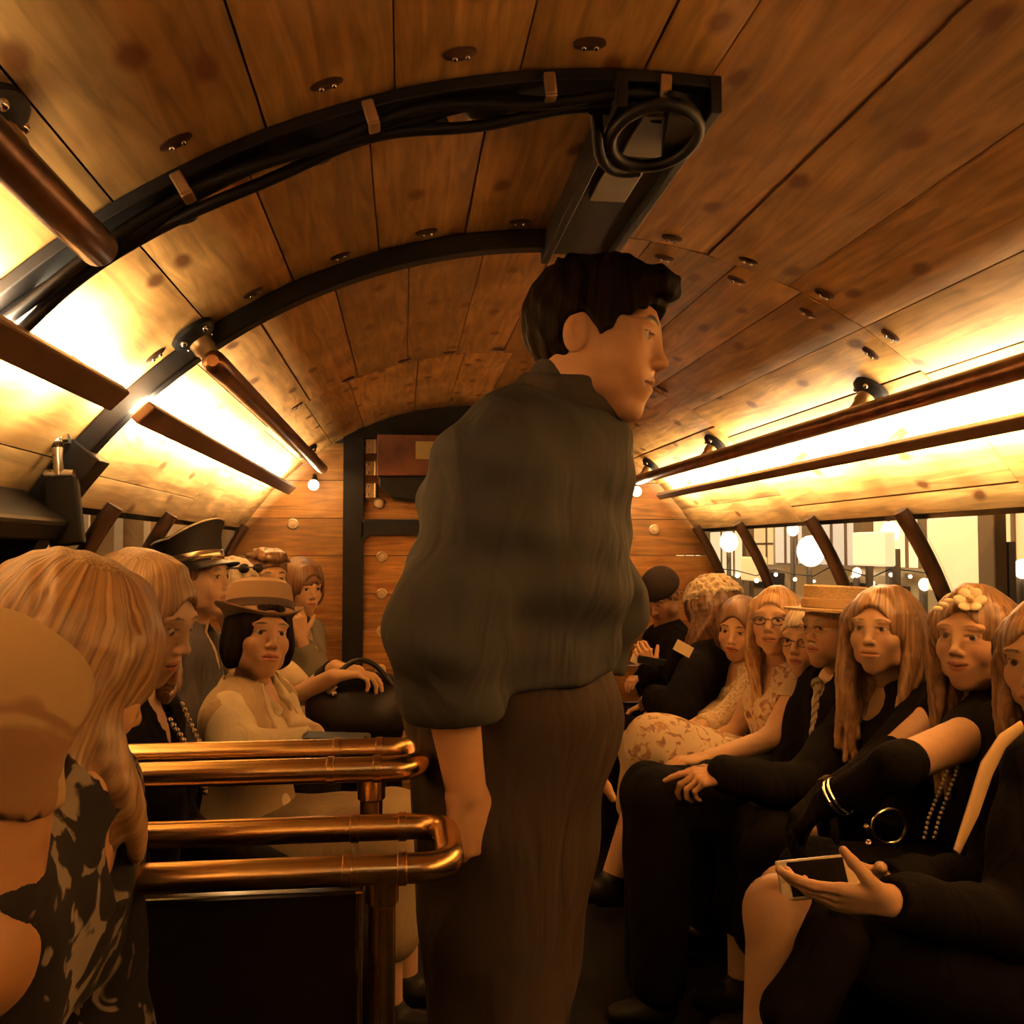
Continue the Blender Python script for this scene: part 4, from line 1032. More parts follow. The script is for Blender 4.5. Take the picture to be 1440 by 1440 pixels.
def mancollar():
    f, r, u = J['tM']; nk = J['neck']; nd = unit(J['c']-V(.03, 0, .02)-nk); S = Solid(nk-.2, nk+.2, .004)
    S.cone(nk-nd*.04, nk+nd*.075+f*.012, .098, .080, .02); S.cone(nk+nd*.03+f*.055, nk+nd*.012+f*.088, .034, .026, .02)
    S.ripple(.003, 60, 2); S.cone(nk+nd*.0, nk+nd*.2+f*.015, .066, .070, .006, True); S.half(nk+nd*.058, nd-f*.30, .010)
    P = Piece(); P.add(S, (.030, .025, .022)); P.build('collar', SH, MAN)
mancollar()
def mantrousers():
    lo, hi = bbox(J, ['hip', 'hpR', 'hpL', 'knR', 'knL', 'anR', 'anL'], .2); S = Solid(lo, hi, .009)
    S.ell(J['hip']+V(0, 0, -.0), (.16, .165, .15), None, .07)
    for s_ in ('R', 'L'):
        h, kn, an = J['hp'+s_], J['kn'+s_], J['an'+s_]; S.cone(h+V(0, 0, .02), kn, .142 if s_ == 'R' else .135, .090, .07); S.cone(kn, an+V(0, 0, .02), .082, .072, .03)
    S.ripple(.007, 24, 4); S.half(V(0, 0, Wp(760, 905, 1.5)[2]), V(0, 0, 1), .01)
    P = Piece(); P.add(S, (.028, .020, .016)); P.build('trousers', SH, MAN)
mantrousers(); shoes(MAN, J, BLACKP)
# ---------------- left bench, near to far
def seat(px, py, Y, f, label, **k):
    side = k.pop('side', 1); J = pose(Wp(px, py, Y), f, body=k.pop('body', (side, 0, 0)), **k)
    return J, person(J, label)
# woman at the left edge: only shoulder, sleeve and bare arm reach into the picture
J = pose(V(-.56, .60, 1.45), (1, .1, -.1), body=(1, 0, 0), hipz=.72, sw=.17)
J['shL'] = Wp(-8, 978, .86); J['elL'] = Wp(-42, 1350, .84); J['wrL'] = Wp(-150, 1400, .70); J['elR'] = J['shR']+V(.05, -.08, -.25); J['wrR'] = J['elR']+V(.15, 0, -.1)
J['neck'][0] = -.60; J['hpR'][2] = J['hpL'][2] = .68
T = person(J, 'person at the far left edge with a sheer beige short sleeve and bare upper arm')
body_mesh(T, J, (.32, .155, .065), leg=True, hvox=.004, fat=1.2); eyes(T, J); hair(T, J, H_LBROWN, 'bob', vol=.014)
SHEER = cloth_mat('sheer_beige_blouse', (.24, .155, .075), (.15, .08, .038), 9, .48)
def slv(S):
    S.cone(J['shL']+V(-.0, 0, .0), J['shL']+(J['elL']-J['shL'])*.36, .050, .056, .03)
garment(T, J, 'blouse', SHEER, sleeves=.14, extra=slv, fold=.008, seed=4, vox=.007, g=.016)
lower(T, J, 'skirt', CLOTH, BLACK, skirt=True, g=.02)
# blonde woman, seen from behind her shoulder, bowed head
J = pose(Wp(86, 948, 1.08), (.62, .62, -.40), (.30, .2, .92), body=(1, 0, 0), neck=Wp(88, 1118, 1.03), hip=V(-.60, .98, .70), sw=.16)
J['hpR'][2] = J['hpL'][2] = .66
J['elR'] = Wp(-10, 1420, .92); J['wrR'] = Wp(0, 1560, 1.0); J['elL'] = J['shL']+V(.02, .0, -.25); J['wrL'] = J['elL']+V(.05, -.15, -.18)
T = person(J, 'long-haired blonde woman in a dark floral blouse, bowing her head at the left front')
body_mesh(T, J, (.50, .28, .14), headkw=dict(sc_=.96)); eyes(T, J, .96)
hair(T, J, H_LBROWN, 'long', .98, length=.17, seed=3, vox=.0034, vol=.012, drop=(.10, .02, -1), face_clear=.03, wavy=.006)
garment(T, J, 'blouse', DFLORAL, sleeves=.8, neck='v', depth=.05, fold=.009, seed=9, vox=.007, g=.02)
lower(T, J, 'skirt', CLOTH, BLACK, skirt=True)
# woman in black looking down
J, T = seat(196, 874, 1.85, (.90, -.28, -.30), 'woman in a black top with sparkling trim, looking down behind the blonde woman', neck=Wp(178, 985, 1.88), hipz=.52, b=.9)
J['wrR'] = J['hip']+V(.34, -.1, .13); J['wrL'] = J['hip']+V(.34, .1, .13)
body_mesh(T, J, SK); eyes(T, J, look=(0, -.35)); hair(T, J, H_LBROWN, 'long', 1.0, length=.16, seed=8, vol=.012, face_clear=.06)
garment(T, J, 'top', CLOTH, BLACK, neck='v', depth=.17, sleeves=.9, seed=6); lower(T, J, 'skirt', CLOTH, BLACK, skirt=True, g=.016)
f, r, u = J['tM']
def beads(T, pts, rad, step, material, name):
    b = MB(); L = 0; P_ = [np.asarray(p, float) for p in pts]
    for a, c in zip(P_, P_[1:]):
        d = np.linalg.norm(c-a); n = max(1, int(d/step))
        for i in range(n): b.ball(a+(c-a)*i/n, rad, 5)
    return b.build(name, material, T)
nk = J['neck']; SPK = mat('sequin_trim', (.8, .7, .5), .25, .8)
beads(T, [nk+f*.09-r*.06-u*.02, nk+f*.145-r*.03-u*.12, nk+f*.15-u*.18, nk+f*.145+r*.03-u*.12, nk+f*.09+r*.06-u*.02], .006, .011, SPK, 'sequin_trim')
# conductor-style man in peaked cap
J, T = seat(278, 818, 3.12, (.93, -.33, .06), 'man in a peaked black cap with pale piping and a dark blue jacket', neck=Wp(262, 890, 3.14), hipz=.52)
body_mesh(T, J, SK, female=False, headkw=dict(stubble=(.3, .15, .07), brow=(.05, .025, .01))); eyes(T, J); hair(T, J, H_BROWN, 'short', vol=.006)
garment(T, J, 'jacket', CLOTH, (.045, .040, .042), g=.024, female=False, neck='v', depth=.12, seed=21); garment(T, J, 'shirt', CLOTH, (.45, .34, .22), g=.010, female=False, neck='collar', sleeves=0)
lower(T, J, 'trousers', CLOTH, BLACK)
CAPM = mat('black_cap_cloth', (.010, .008, .008), .7); SHINY = mat('gilt_cap_band', (.75, .60, .38), .22, .9); PIPE = mat('pale_piping', (.7, .6, .42), .6)
cap = None
M = hmat(J, 1.0, (0, -.01, .055), pitch=.16); b = MB()
wp = lambda p: (p.x, p.y, p.z + (.035*max(0, p.y)/.1 if p.z > .04 else 0))
b.lathe([(.093, -.01), (.095, .03), (.100, .045), (.112, .078), (.117, .088), (.110, .095), (.06, .101), (.001, .102)], M, 40, warp=wp); c_ = b.build('peaked_cap', CAPM, T)
b = MB(); b.lathe([(.096, .004), (.099, .008), (.099, .028), (.097, .032)], M, 40); b.build('gilt_band', SHINY, c_)
b = MB(); b.tube([M @ Vector(wp(Vector((.118*math.cos(a), .118*math.sin(a), .087)))) for a in [2*math.pi*i/40 for i in range(41)]], .003, 6); b.build('piping', PIPE, c_)
b = MB(); vv = []; ff = []; n = 16
for i in range(n+1):
    a = math.pi*(.12+.76*i/n)
    for rr_, z in ((.094, .000), (.094+.055*math.sin((a-.12*math.pi)/.76), -.022), (.094+.055*math.sin((a-.12*math.pi)/.76), -.027), (.094, -.006)): vv.append(M @ Vector((rr_*math.cos(a), rr_*math.sin(a), z)))
for i in range(n):
    for k in range(4): ff.append((i*4+k, i*4+4+k, i*4+4+(k+1)%4, i*4+(k+1)%4))
b.add(vv, ff); b.build('visor', BLACKP, c_)
# woman in brown hat and white blouse
J, T = seat(364, 897, 2.72, (.50, -.86, .10), 'woman in a brown felt hat and white blouse, sitting left of the man', hu=(.12, 0, 1), neck=Wp(352, 968, 2.76), hipz=.52, body=(.95, -.25, 0), b=.92)
J['elR'] = Wp(338, 1058, 2.55); J['wrR'] = Wp(428, 1046, 2.50); J['elL'] = Wp(405, 1030, 2.9); J['wrL'] = Wp(440, 1040, 2.72)
body_mesh(T, J, (.50, .28, .15), hands={'R': dict(d=(1, .2, -.2), palm=(0, 0, -1), thumb=-1, curl=(.5, .5, .6, .6)), 'L': dict(d=(1, -.2, -.1), palm=(0, 0, -1), thumb=1, curl=(.3, .4, .4, .5))}, headkw=dict(lips=(.30, .09, .05), brow=(.04, .02, .01))); eyes(T, J, iris=(.03, .015, .008)); hair(T, J, H_BLACK, 'bob', vol=.014, bang=0)
BLS = (.72, .60, .40)
def puff(S):
    for s_ in ('R', 'L'): S.cone(J['sh'+s_], J['el'+s_], .062, .066, .03); S.cone(J['el'+s_], J['wr'+s_], .062, .040, .02)
garment(T, J, 'blouse', CLOTH, BLS, g=.015, sleeves=.98, neck='v', depth=.10, extra=puff, seed=31, fold=.008, vox=.007)
f, r, u = J['tM']; nk = J['neck']
for q in (-1, 1):
    S = Solid(nk-.15, nk+.15, .005); S.cone(nk+r*q*.058+u*.010, nk+f*.105+r*q*.045-u*.055, .020, .016, .01, flat=(unit(f+r*q*.6), .45)); P = Piece(); P.add(S, BLS); P.build('collar', CLOTH, T)
garment(T, J, 'waistcoat', CLOTH, (.36, .26, .15), g=.022, sleeves=0, neck='scoop', depth=.17, seed=32)
lower(T, J, 'skirt', CLOTH, (.20, .145, .085), skirt=True, g=.02)
M = hmat(J, 1.0, (0, -.012, .075), pitch=.10); wp2 = lambda p: (p.x, p.y, p.z+.028*(abs(p.x)/.13)**2*(1 if math.hypot(p.x, p.y) > .1 else 0)-.02*(p.y/.14)*(1 if math.hypot(p.x, p.y) > .1 else 0))
b = MB(); b.lathe([(.094, -.018), (.108, -.014), (.124, -.006), (.125, -.002), (.108, -.008), (.097, .0), (.095, .04), (.088, .075), (.07, .088), (.03, .078), (.001, .074)], M, 40, warp=wp2); h_ = b.build('felt_hat', mat('brown_felt', (.22, .13, .065), .8), T)
b = MB(); b.lathe([(.0965, .002), (.099, .004), (.0975, .026), (.095, .028)], M, 40); b.build('hat_band', mat('dark_hat_band', (.04, .022, .015), .6), h_)
# pale head with sunglasses pushed up, arms reaching over the bag
J, T = seat(330, 832, 3.55, (.80, -.60, -.05), 'pale-haired person with sunglasses pushed up, arms resting on a black bag', neck=Wp(345, 905, 3.52), hipz=.52, body=(1, -.05, 0))
J['elR'] = Wp(398, 990, 3.30); J['wrR'] = Wp(470, 951, 3.12); J['elL'] = Wp(430, 975, 3.56); J['wrL'] = Wp(472, 938, 3.35)
body_mesh(T, J, SK, hands={'R': dict(d=(1, .0, .1), palm=(0, 0, -1), thumb=-1, curl=(.5, .6, .7, .8)), 'L': dict(d=(1, -.1, -.1), palm=(0, 0, -1), thumb=1, curl=(.7, .9, .9, 1))}, female=False); eyes(T, J); hair(T, J, H_GREY, 'short', vol=.006)
garment(T, J, 'pale_top', CLOTH, (.62, .50, .32), sleeves=.42, female=False, neck='v', seed=41); lower(T, J, 'trousers', CLOTH, BLACK)
d = unit(J['wrL']-J['elL']); b = MB(); b.tube([J['wrL']-d*.10, J['wrL']-d*.03], [.040, .036], 18); b.build('wristband', BLACKP, T)
f, r, u = J['M']; b = MB(); W = lambda x, y, z: J['c']+r*x+f*y+u*z
for q in (-1, 1): b.ball(W(q*.034, .078, .092), .026, 8, (1, .35, .7), Matrix((r, f, u)).transposed())
b.tube([W(-.07, .02, .09), W(-.03, .085, .096), W(.03, .085, .096), W(.07, .02, .09)], .003, 6); b.build('sunglasses', BLACKP, T)
# man with dark quiff
J, T = seat(374, 816, 3.95, (.50, -.85, -.04), 'dark quiffed man half hidden behind the brown felt hat', neck=Wp(368, 880, 3.98), hipz=.52)
body_mesh(T, J, SK, female=False, headkw=dict(brow=(.04, .02, .01))); eyes(T, J); hair(T, J, H_BROWN, 'quiff', seed=2, vol=.010); garment(T, J, 'shirt', CLOTH, (.20, .16, .11), female=False, seed=51); lower(T, J, 'trousers', CLOTH, BLACK)
# woman with bob, hand on her chin
J, T = seat(424, 828, 4.28, (.60, -.78, -.12), 'dark bobbed woman resting her chin on her hand by the end wall', neck=Wp(412, 878, 4.3), hipz=.52, b=.9, body=(.9, -.4, 0))
J['elR'] = Wp(402, 985, 4.08); J['wrR'] = Wp(402, 985, 4.05)+V(.2, 0, -.05); J['elL'] = Wp(441, 948, 4.15); J['wrL'] = Wp(423, 897, 4.10)
body_mesh(T, J, SK, hands={'L': dict(d=(-.15, .0, 1), palm=(-.3, .9, 0), thumb=1, curl=(1.0, 1.2, 1.2, 1.3), sc_=.95)}, headkw=dict(brow=(.03, .015, .008), lips=(.4, .16, .08))); eyes(T, J, iris=(.03, .015, .008)); hair(T, J, H_BLACK if 0 else H_BROWN, 'bob', vol=.020, bang=1, seed=4)
garment(T, J, 'grey_cardigan', CLOTH, (.16, .135, .10), sleeves=.86, neck='v', seed=61, g=.02); garment(T, J, 'camisole', CLOTH, (.55, .46, .32), sleeves=0, neck='v', depth=.06, g=.008); lower(T, J, 'trousers', CLOTH, BLACK)
# ---------------- right bench, far to near  (they face the aisle, -X)
J, T = seat(930, 838, 4.35, (-.55, -.55, -.55), 'person in a dark knitted cap bowed over a phone at the far right', side=-1, neck=Wp(938, 890, 4.40), hipz=.50, b=.9, lean=.1)
J['elL'] = Wp(925, 990, 4.1); J['wrL'] = Wp(914, 945, 4.0); J['elR'] = Wp(925, 985, 4.45); J['wrR'] = Wp(905, 955, 4.35)
body_mesh(T, J, (.42, .22, .10), hands={'L': dict(d=(-.3, .0, .9), palm=(-.2, .9, .3), thumb=1, curl=(.8, .9, .9, 1))}, female=False); eyes(T, J, look=(0, -.3)); hair(T, J, H_BROWN, 'short', vol=.008)
garment(T, J, 'dark_coat', CLOTH, BLACK, female=False, g=.03, seed=71); lower(T, J, 'trousers', CLOTH, BLACK)
def cap_solid(T, J, name, material, up=.05, vol=.02, amp=0, freq=200, low=.0, col=(.5, .5, .5), tall=.0, vox=.005, k=1):
    f, r, u = J['M']; c = J['c']; S = Solid(c-.2, c+.2, vox); ax = np.stack([r, f, u])
    S.ell(c-f*.012+u*(.04+tall), np.array((.080+vol, .098+vol, .085+vol+tall)), ax); S.half(c+u*(up+low), -u-f*.0, .012)
    if amp: S.ripple(amp, freq, 3)
    P = Piece(); P.add(S, col); return P.build(name, material, T)
cap_solid(T, J, 'knitted_cap', mat('dark_knit', (.014, .008, .006), .9, 0, .3, 90, .4), up=.035, vol=.016)
p = Wp(902, 921, 4.02); b = MB(); b.box(p, (.075, .004, .10), Matrix.Rotation(.5, 3, 'Y') @ Matrix.Rotation(-.3, 3, 'X')); o = b.build('paper_slip', mat('white_paper', (.8, .68, .45), .8), None, False); tag(o, 'folded pale paper slip held by the person in the knitted cap', 'paper')
p = Wp(917, 930, 3.96); b = MB(); b.box(p, (.13, .012, .035), Matrix.Rotation(.2, 3, 'Y')); o = b.build('smartphone', BLACKP, None, False, bevel=.004); tag(o, 'small dark phone in the hand of the person in the knitted cap', 'phone')
# long-haired person, back turned, pale furry hat
J, T = seat(1003, 862, 3.95, (-.55, .80, -.25), 'long brown-haired person in black with a pale furry hat, turned away', side=-1, neck=Wp(1003, 925, 3.85), hipz=.52, body=(-.8, .6, 0), sw=.18)
J['elL'] = Wp(955, 1000, 3.62); J['wrL'] = Wp(925, 985, 3.8)
body_mesh(T, J, SK); eyes(T, J); hair(T, J, H_BROWN, 'long', 1.05, length=.22, seed=14, vol=.03, drop=(-.25, 0, -1), face_clear=.05, wavy=.012)
garment(T, J, 'black_coat', CLOTH, (.004, .003, .003), g=.035, seed=72, fat=1.2); lower(T, J, 'trousers', CLOTH, BLACK)
cap_solid(T, J, 'furry_hat', mat('pale_fur', (.62, .48, .30), .9, 0, .45, 60, .8), up=.065, vol=.045, amp=.010, freq=150, tall=.0)
p = Wp(961, 912, 3.60); b = MB(); b.box(p, (.075, .004, .045), Matrix.Rotation(.5, 3, 'Y')); o = b.build('pale_tag', mat('tag_card', (.75, .62, .38), .7), None, False); tag(o, 'small pale tag card lying on the black coat of the person in the furry hat', 'tag')
# woman in lace
J, T = seat(1040, 886, 3.62, (-.62, -.78, -.16), 'short brown-haired woman in a cream lace top, second row from the furry hat', hu=(.12, 0, 1), side=-1, neck=Wp(1050, 938, 3.65), hipz=.50, b=.85)
J['elL'] = Wp(1010, 1020, 3.45); J['wrL'] = Wp(985, 1022, 3.35); J['elR'] = Wp(1015, 1000, 3.7); J['wrR'] = Wp(985, 1015, 3.5)
body_mesh(T, J, SK, hands={'L': dict(d=(-1, 0, 0), palm=(0, 0, -1), thumb=1, curl=(.8, .9, .9, 1))}, headkw=dict(lips=(.36, .11, .06), brow=(.08, .04, .02))); eyes(T, J); hair(T, J, H_BROWN, 'bob', vol=.014, seed=9)
garment(T, J, 'lace_top', LACE, seed=73, neck='scoop', depth=.05, sleeves=.9); lower(T, J, 'pale_skirt', CLOTH, (.5, .38, .22), skirt=True)
# blonde woman with glasses, floral dress
J, T = seat(1092, 876, 3.22, (-.62, -.78, .06), 'blonde woman with glasses in a cream floral dress on the right bench', side=-1, neck=Wp(1100, 940, 3.27), hipz=.50, b=.9)
J['elL'] = Wp(1085, 1040, 3.02); J['wrL'] = Wp(992, 1068, 2.98); J['elR'] = Wp(1030, 1030, 3.42); J['wrR'] = Wp(985, 1045, 3.30)
J['knR'] = V(.93, 3.40, .62); J['knL'] = Wp(925, 1050, 3.12); J['anR'] = V(.85, 3.4, .1); J['anL'] = Wp(860, 1190, 3.05); J['anL'][2] = .25
body_mesh(T, J, SK, hands={'L': dict(d=(-1, -.15, .0), palm=(0, 0, -1), thumb=1, curl=(.5, .5, .5, .6), spread=.1), 'R': dict(d=(-1, -.2, 0), palm=(0, 0, -1), thumb=-1, curl=(.5, .5, .5, .6))}, headkw=dict(lips=(.45, .2, .1), brow=(.3, .18, .09))); eyes(T, J, iris=(.12, .10, .07)); hair(T, J, H_BLOND, 'long', length=.30, seed=15, vol=.009, face_clear=.066, wavy=.004); glasses(T, J, w=.0022)
garment(T, J, 'floral_dress', FLORAL, seed=74, neck='scoop', depth=.08, sleeves=.10); lower(T, J, 'floral_skirt', FLORAL, (.5, .5, .5), skirt=True, g=.035, shin=False)
# elderly person between
J, T = seat(1134, 906, 3.05, (-.80, -.58, .0), 'elderly pale-haired person wedged behind the man in the straw hat', side=-1, neck=Wp(1150, 960, 3.12), hipz=.50, b=.75)
J['c'] = Wp(1138, 904, 3.10)
body_mesh(T, J, SK, female=True, headkw=dict(brow=(.4, .3, .2))); eyes(T, J); hair(T, J, H_GREY, 'short', vol=.014, seed=16); garment(T, J, 'blouse', CLOTH, (.5, .38, .24), seed=75); lower(T, J, 'trousers', CLOTH, BLACK)
glasses(T, J)
# man in straw boater
J, T = seat(1172, 886, 2.84, (-.93, -.36, .0), 'moustached man in a straw boater, glasses and black suit', side=-1, neck=Wp(1192, 948, 2.88), hipz=.50)
J['elL'] = Wp(1130, 1110, 2.56); J['wrL'] = Wp(1024, 1090, 2.50); J['elR'] = Wp(1090, 1090, 3.0); J['wrR'] = Wp(1000, 1095, 2.85)
J['knL'] = Wp(925, 1125, 2.62); J['knR'] = Wp(915, 1115, 2.86); J['anL'] = Wp(925, 1400, 2.6); J['anR'] = Wp(915, 1390, 2.85)
body_mesh(T, J, (.52, .28, .14), hands={'L': dict(d=(-1, 0, -.05), palm=(0, .4, -1), thumb=1, curl=(.2, .75, .95, 1.0))}, female=False, headkw=dict(brow=(.3, .22, .15))); eyes(T, J); hair(T, J, H_GREY, 'short', vol=.005); glasses(T, J, m=mat('gold_wire', (.7, .5, .25), .3, .8))
garment(T, J, 'black_suit', CLOTH, (.005, .004, .004), g=.026, female=False, neck='v', depth=.22, seed=76, fat=1.1); garment(T, J, 'white_shirt', CLOTH, (.65, .52, .34), g=.012, female=False, neck='collar', sleeves=0)
lower(T, J, 'black_trousers', CLOTH, (.004, .003, .003), g=.03)
d = unit(J['wrL']-J['elL']); b = MB(); b.tube([J['wrL']-d*.035, J['wrL']-d*.005], [.040, .038], 18); b.build('shirt_cuff', CLOTH2, T)
f, r, u = J['M']; c = J['c']; S = Solid(c-.15, c+.15, .0028)
for q in (-1, 1): S.cone(c+f*.098-u*.041+r*q*.003, c+f*.088-u*.049+r*q*.026, .0062, .0035, .004)
S.ripple(.001, 300, 2); P = Piece(); P.add(S, (.5, .4, .3)); P.build('moustache', H_GREY, T)
M = hmat(J, 1.0, (0, -.010, .062), pitch=.05); b = MB(); b.lathe([(.088, -.002), (.150, -.004), (.151, .001), (.150, .005), (.098, .006), (.094, .075), (.088, .080), (.001, .081)], M, 44, sy=1.12)
STRAW = mat('woven_straw', (.55, .37, .17), .7, 0, .3, 120, .4, (1, 1, 3)); h_ = b.build('straw_boater', STRAW, T)
b = MB(); b.lathe([(.0985, .008), (.1005, .010), (.0985, .036), (.096, .038)], M, 44, sy=1.12); b.build('ribbon_band', mat('tan_ribbon', (.42, .27, .12), .6), h_)
f, r, u = J['tM']; nk = J['neck']
b = MB(); S = Solid(nk-.4, nk+.2, .006); S.cone(nk+f*.10-u*.035, nk+f*.135-u*.30, .018, .032, .01, flat=(f, .3)); S.ell(nk+f*.105-u*.03, (.02, .018, .022), None, .01)
def stripes(v): t = ((v@unit(u+r*.9))/.022) % 1; return np.where((t < .3)[:, None], np.array((.12, .09, .07)), np.array((.42, .34, .24)))
P = Piece(); P.add(S, stripes); P.build('striped_tie', CLOTH, T)
# brown-haired woman in black
J, T = seat(1240, 890, 2.50, (-.74, -.66, .06), 'long-haired woman in black between the straw hat and the flower headpiece', side=-1, neck=Wp(1258, 965, 2.56), hipz=.50, b=.92)
J['elL'] = Wp(1200, 1120, 2.30); J['wrL'] = Wp(1172, 1165, 2.34)
body_mesh(T, J, SK, headkw=dict(lips=(.45, .20, .11), brow=(.15, .08, .04), vox=.0028)); eyes(T, J, iris=(.07, .05, .03), look=(-.1, .15)); hair(T, J, H_MID, 'long', length=.36, seed=17, vol=.013, part=-.03, drop=(-.12, -.06, -1), face_clear=.064, wavy=.008)
garment(T, J, 'black_top', CLOTH, (.004, .003, .003), seed=77, neck='scoop', depth=.07, g=.018); lower(T, J, 'black_skirt', CLOTH, BLACK, skirt=True)
# woman with flower headpiece
J, T = seat(1372, 902, 2.08, (-.84, -.54, .05), 'woman with a pale flower headpiece and long pearl strands, black dress', side=-1, neck=Wp(1392, 985, 2.14), hipz=.50, b=.95)
J['shL'] = Wp(1372, 1032, 1.98); J['elL'] = Wp(1258, 1078, 1.86); J['wrL'] = Wp(1165, 1128, 1.96); J['elR'] = J['shR']+V(-.1, .08, -.24); J['wrR'] = J['hip']+V(-.36, .08, .16)
J['shR'] = Wp(1322, 1005, 2.34); J['elR'] = Wp(1245, 1070, 2.30); J['wrR'] = Wp(1160, 1120, 2.2)
body_mesh(T, J, SK, hands={'L': None, 'R': None}, headkw=dict(lips=(.42, .17, .09), brow=(.2, .11, .05), vox=.0026, smile=1)); eyes(T, J, iris=(.07, .05, .03), look=(-.1, .05)); hair(T, J, H_MID, 'long', 1.02, length=.36, seed=18, vol=.007, drop=(-.04, 0, -1), face_clear=.060, wavy=.004)
garment(T, J, 'black_dress', CLOTH, (.004, .003, .003), seed=78, neck='scoop', depth=.08, sleeves=.0, g=.016); lower(T, J, 'black_skirt', CLOTH, BLACK, skirt=True)
for s_ in ('R', 'L'):
    e, w = J['el'+s_], J['wr'+s_]; S = Solid(np.minimum(e, w)-.2, np.maximum(e, w)+.2, .006); a = J['sh'+s_]; S.cone(e+(a-e)*.12, e, .050, .048, .02); S.cone(e, w, .047, .034, .02); hand(S, w, w-e+V(0, 0, -.05), (0, 0, -1), 1 if s_ == 'L' else -1, sc_=1.08, k=.01)
    P = Piece(); P.add(S, (.004, .003, .003)); P.build('long_glove', CLOTH, T)
    d = unit(w-e); q = Vector(d).to_track_quat('Z', 'Y').to_matrix().to_4x4(); b = MB()
    for k in range(2):
        M = Matrix.Translation(Vector(w-d*(.02+.012*k))) @ q; b.tube([M @ Vector((.040*math.cos(t), .040*math.sin(t), 0)) for t in [2*math.pi*i/28 for i in range(29)]], .0032, 6)
    b.build('bangle', CHROME, T)
f, r, u = J['M']; c = J['c']; W = lambda x, y, z: c+r*x+f*y+u*z
PET = mat('pale_silk_petal', (.85, .72, .50), .5, 0, .1, 30)
fp = W(-.022, .078, .098); fd = unit(f*.9+u*.75-r*.35); q = Vector(fd).to_track_quat('Z', 'Y').to_matrix()
fl = empty('flower', fp); fl.name = 'flower_headpiece'; fl.parent = T; fl.location = Vector(fp)-T.location
b = MB()
for k in range(6):
    a = k*math.pi/3; b.ball(Vector(fp)+q @ Vector((.020*math.cos(a), .020*math.sin(a), 0)), .017, 8, (1, .85, .3), q @ Matrix.Rotation(a, 3, 'Z') @ Matrix.Rotation(-.35, 3, 'Y'))
b.build('petals', PET, fl)
b = MB(); b.ball(Vector(fp)+q @ Vector((0, 0, .006)), .009, 8); b.build('flower_centre', mat('flower_centre', (.7, .5, .25), .5), fl)
b = MB()
for k in range(3):
    b.ball(Vector(fp)+q @ Vector((-.045-.012*k, -.012*k, -.004)), .012, 6, (1, .6, .4), q)
b.build('leaf_sprig', PET, fl)
f, r, u = J['tM']; nk = J['neck']; PEARL = mat('pearl', (.75, .62, .42), .25, .2)
for i, off in enumerate((0, .035)):
    beads(T, [nk-r*.07-u*.0+f*.05, Wp(1352+off*300, 1030, 1.99), Wp(1330+off*380, 1090, 1.93), Wp(1306+off*420, 1150, 1.90), Wp(1298+off*400, 1185, 1.90)], .0042, .0105, PEARL, 'pearl_strand')
# woman at the right edge with the phone
J = pose(Wp(1478, 930, 1.74), (-.86, -.5, -.12), body=(-1, 0, 0), neck=Wp(1490, 1010, 1.78), hipz=.50, sw=.165)
J['shL'] = Wp(1470, 1075, 1.62); J['elL'] = Wp(1420, 1300, 1.55); J['wrL'] = Wp(1250, 1266, 1.47); J['elR'] = Wp(1400, 1240, 1.9); J['wrR'] = Wp(1238, 1242, 1.70)
J['knL'] = Wp(1096, 1282, 1.58); J['knR'] = Wp(1110, 1262, 1.76); J['anL'] = Wp(1062, 1440, 1.56); J['anL'][2] = .12; J['anR'] = Wp(1100, 1430, 1.78); J['anR'][2] = .12
J['hpL'] = V(1.18, 1.60, .52); J['hpR'] = V(1.18, 1.80, .52)
T = person(J, 'person in black at the right edge holding a white phone on the lap, bare knee')
body_mesh(T, J, SK, hands={'L': dict(d=(-1, .10, .04), palm=(.15, .75, .65), thumb=1, curl=(.25, .35, .45, .55), spread=.10), 'R': dict(d=(-1, -.25, .35), palm=(0, -.75, -.65), thumb=-1, curl=(.35, .4, .5, .6))}, hvox=.0025); eyes(T, J); hair(T, J, H_MID, 'long', length=.24, seed=19, vol=.01)
garment(T, J, 'black_dress', CLOTH, (.004, .003, .003), seed=79, sleeves=.97, g=.02, neck='scoop', depth=.06)
b_ = Solid(V(.5, 1.35, .2), V(1.4, 2.05, .85), .009)
for s_ in ('R', 'L'): h, kn = J['hp'+s_], J['kn'+s_]; b_.cone(h, h+(kn-h)*.86, .115, .082, .04)
b_.cone(J['hpL'], J['hpR'], .11, .11, .05); b_.cone(Wp(1180, 1325, 1.48), Wp(1118, 1420, 1.47), .05, .055, .04); b_.ripple(.005, 30, 3); P = Piece(); P.add(b_, (.004, .003, .003)); P.build('skirt', CLOTH, T)
for s_ in ('R', 'L'):
    a, k_ = J['an'+s_], J['kn'+s_]; S = Solid(np.minimum(a, k_)-.2, np.maximum(a, k_)+.15, .009); S.cone(k_+(a-k_)*.42, a, .066, .052, .02); S.cone(a-V(0, 0, .06), a+V(-.13, 0, -.07), .042, .036, .02)
    P = Piece(); P.add(S, (.5, .5, .5)); P.build('tall_boot', BLACKP, T)
TRM = mat('tan_trim', (.60, .40, .19), .7); b = MB(); pts = [Wp(1436, 1022, 1.60), Wp(1410, 1042, 1.56), Wp(1388, 1080, 1.54), Wp(1368, 1140, 1.52), Wp(1345, 1198, 1.50)]
b.tube(pts, [.012, .016, .020, .018, .010], 12, flat=.4); b.build('tan_trim', TRM, T)
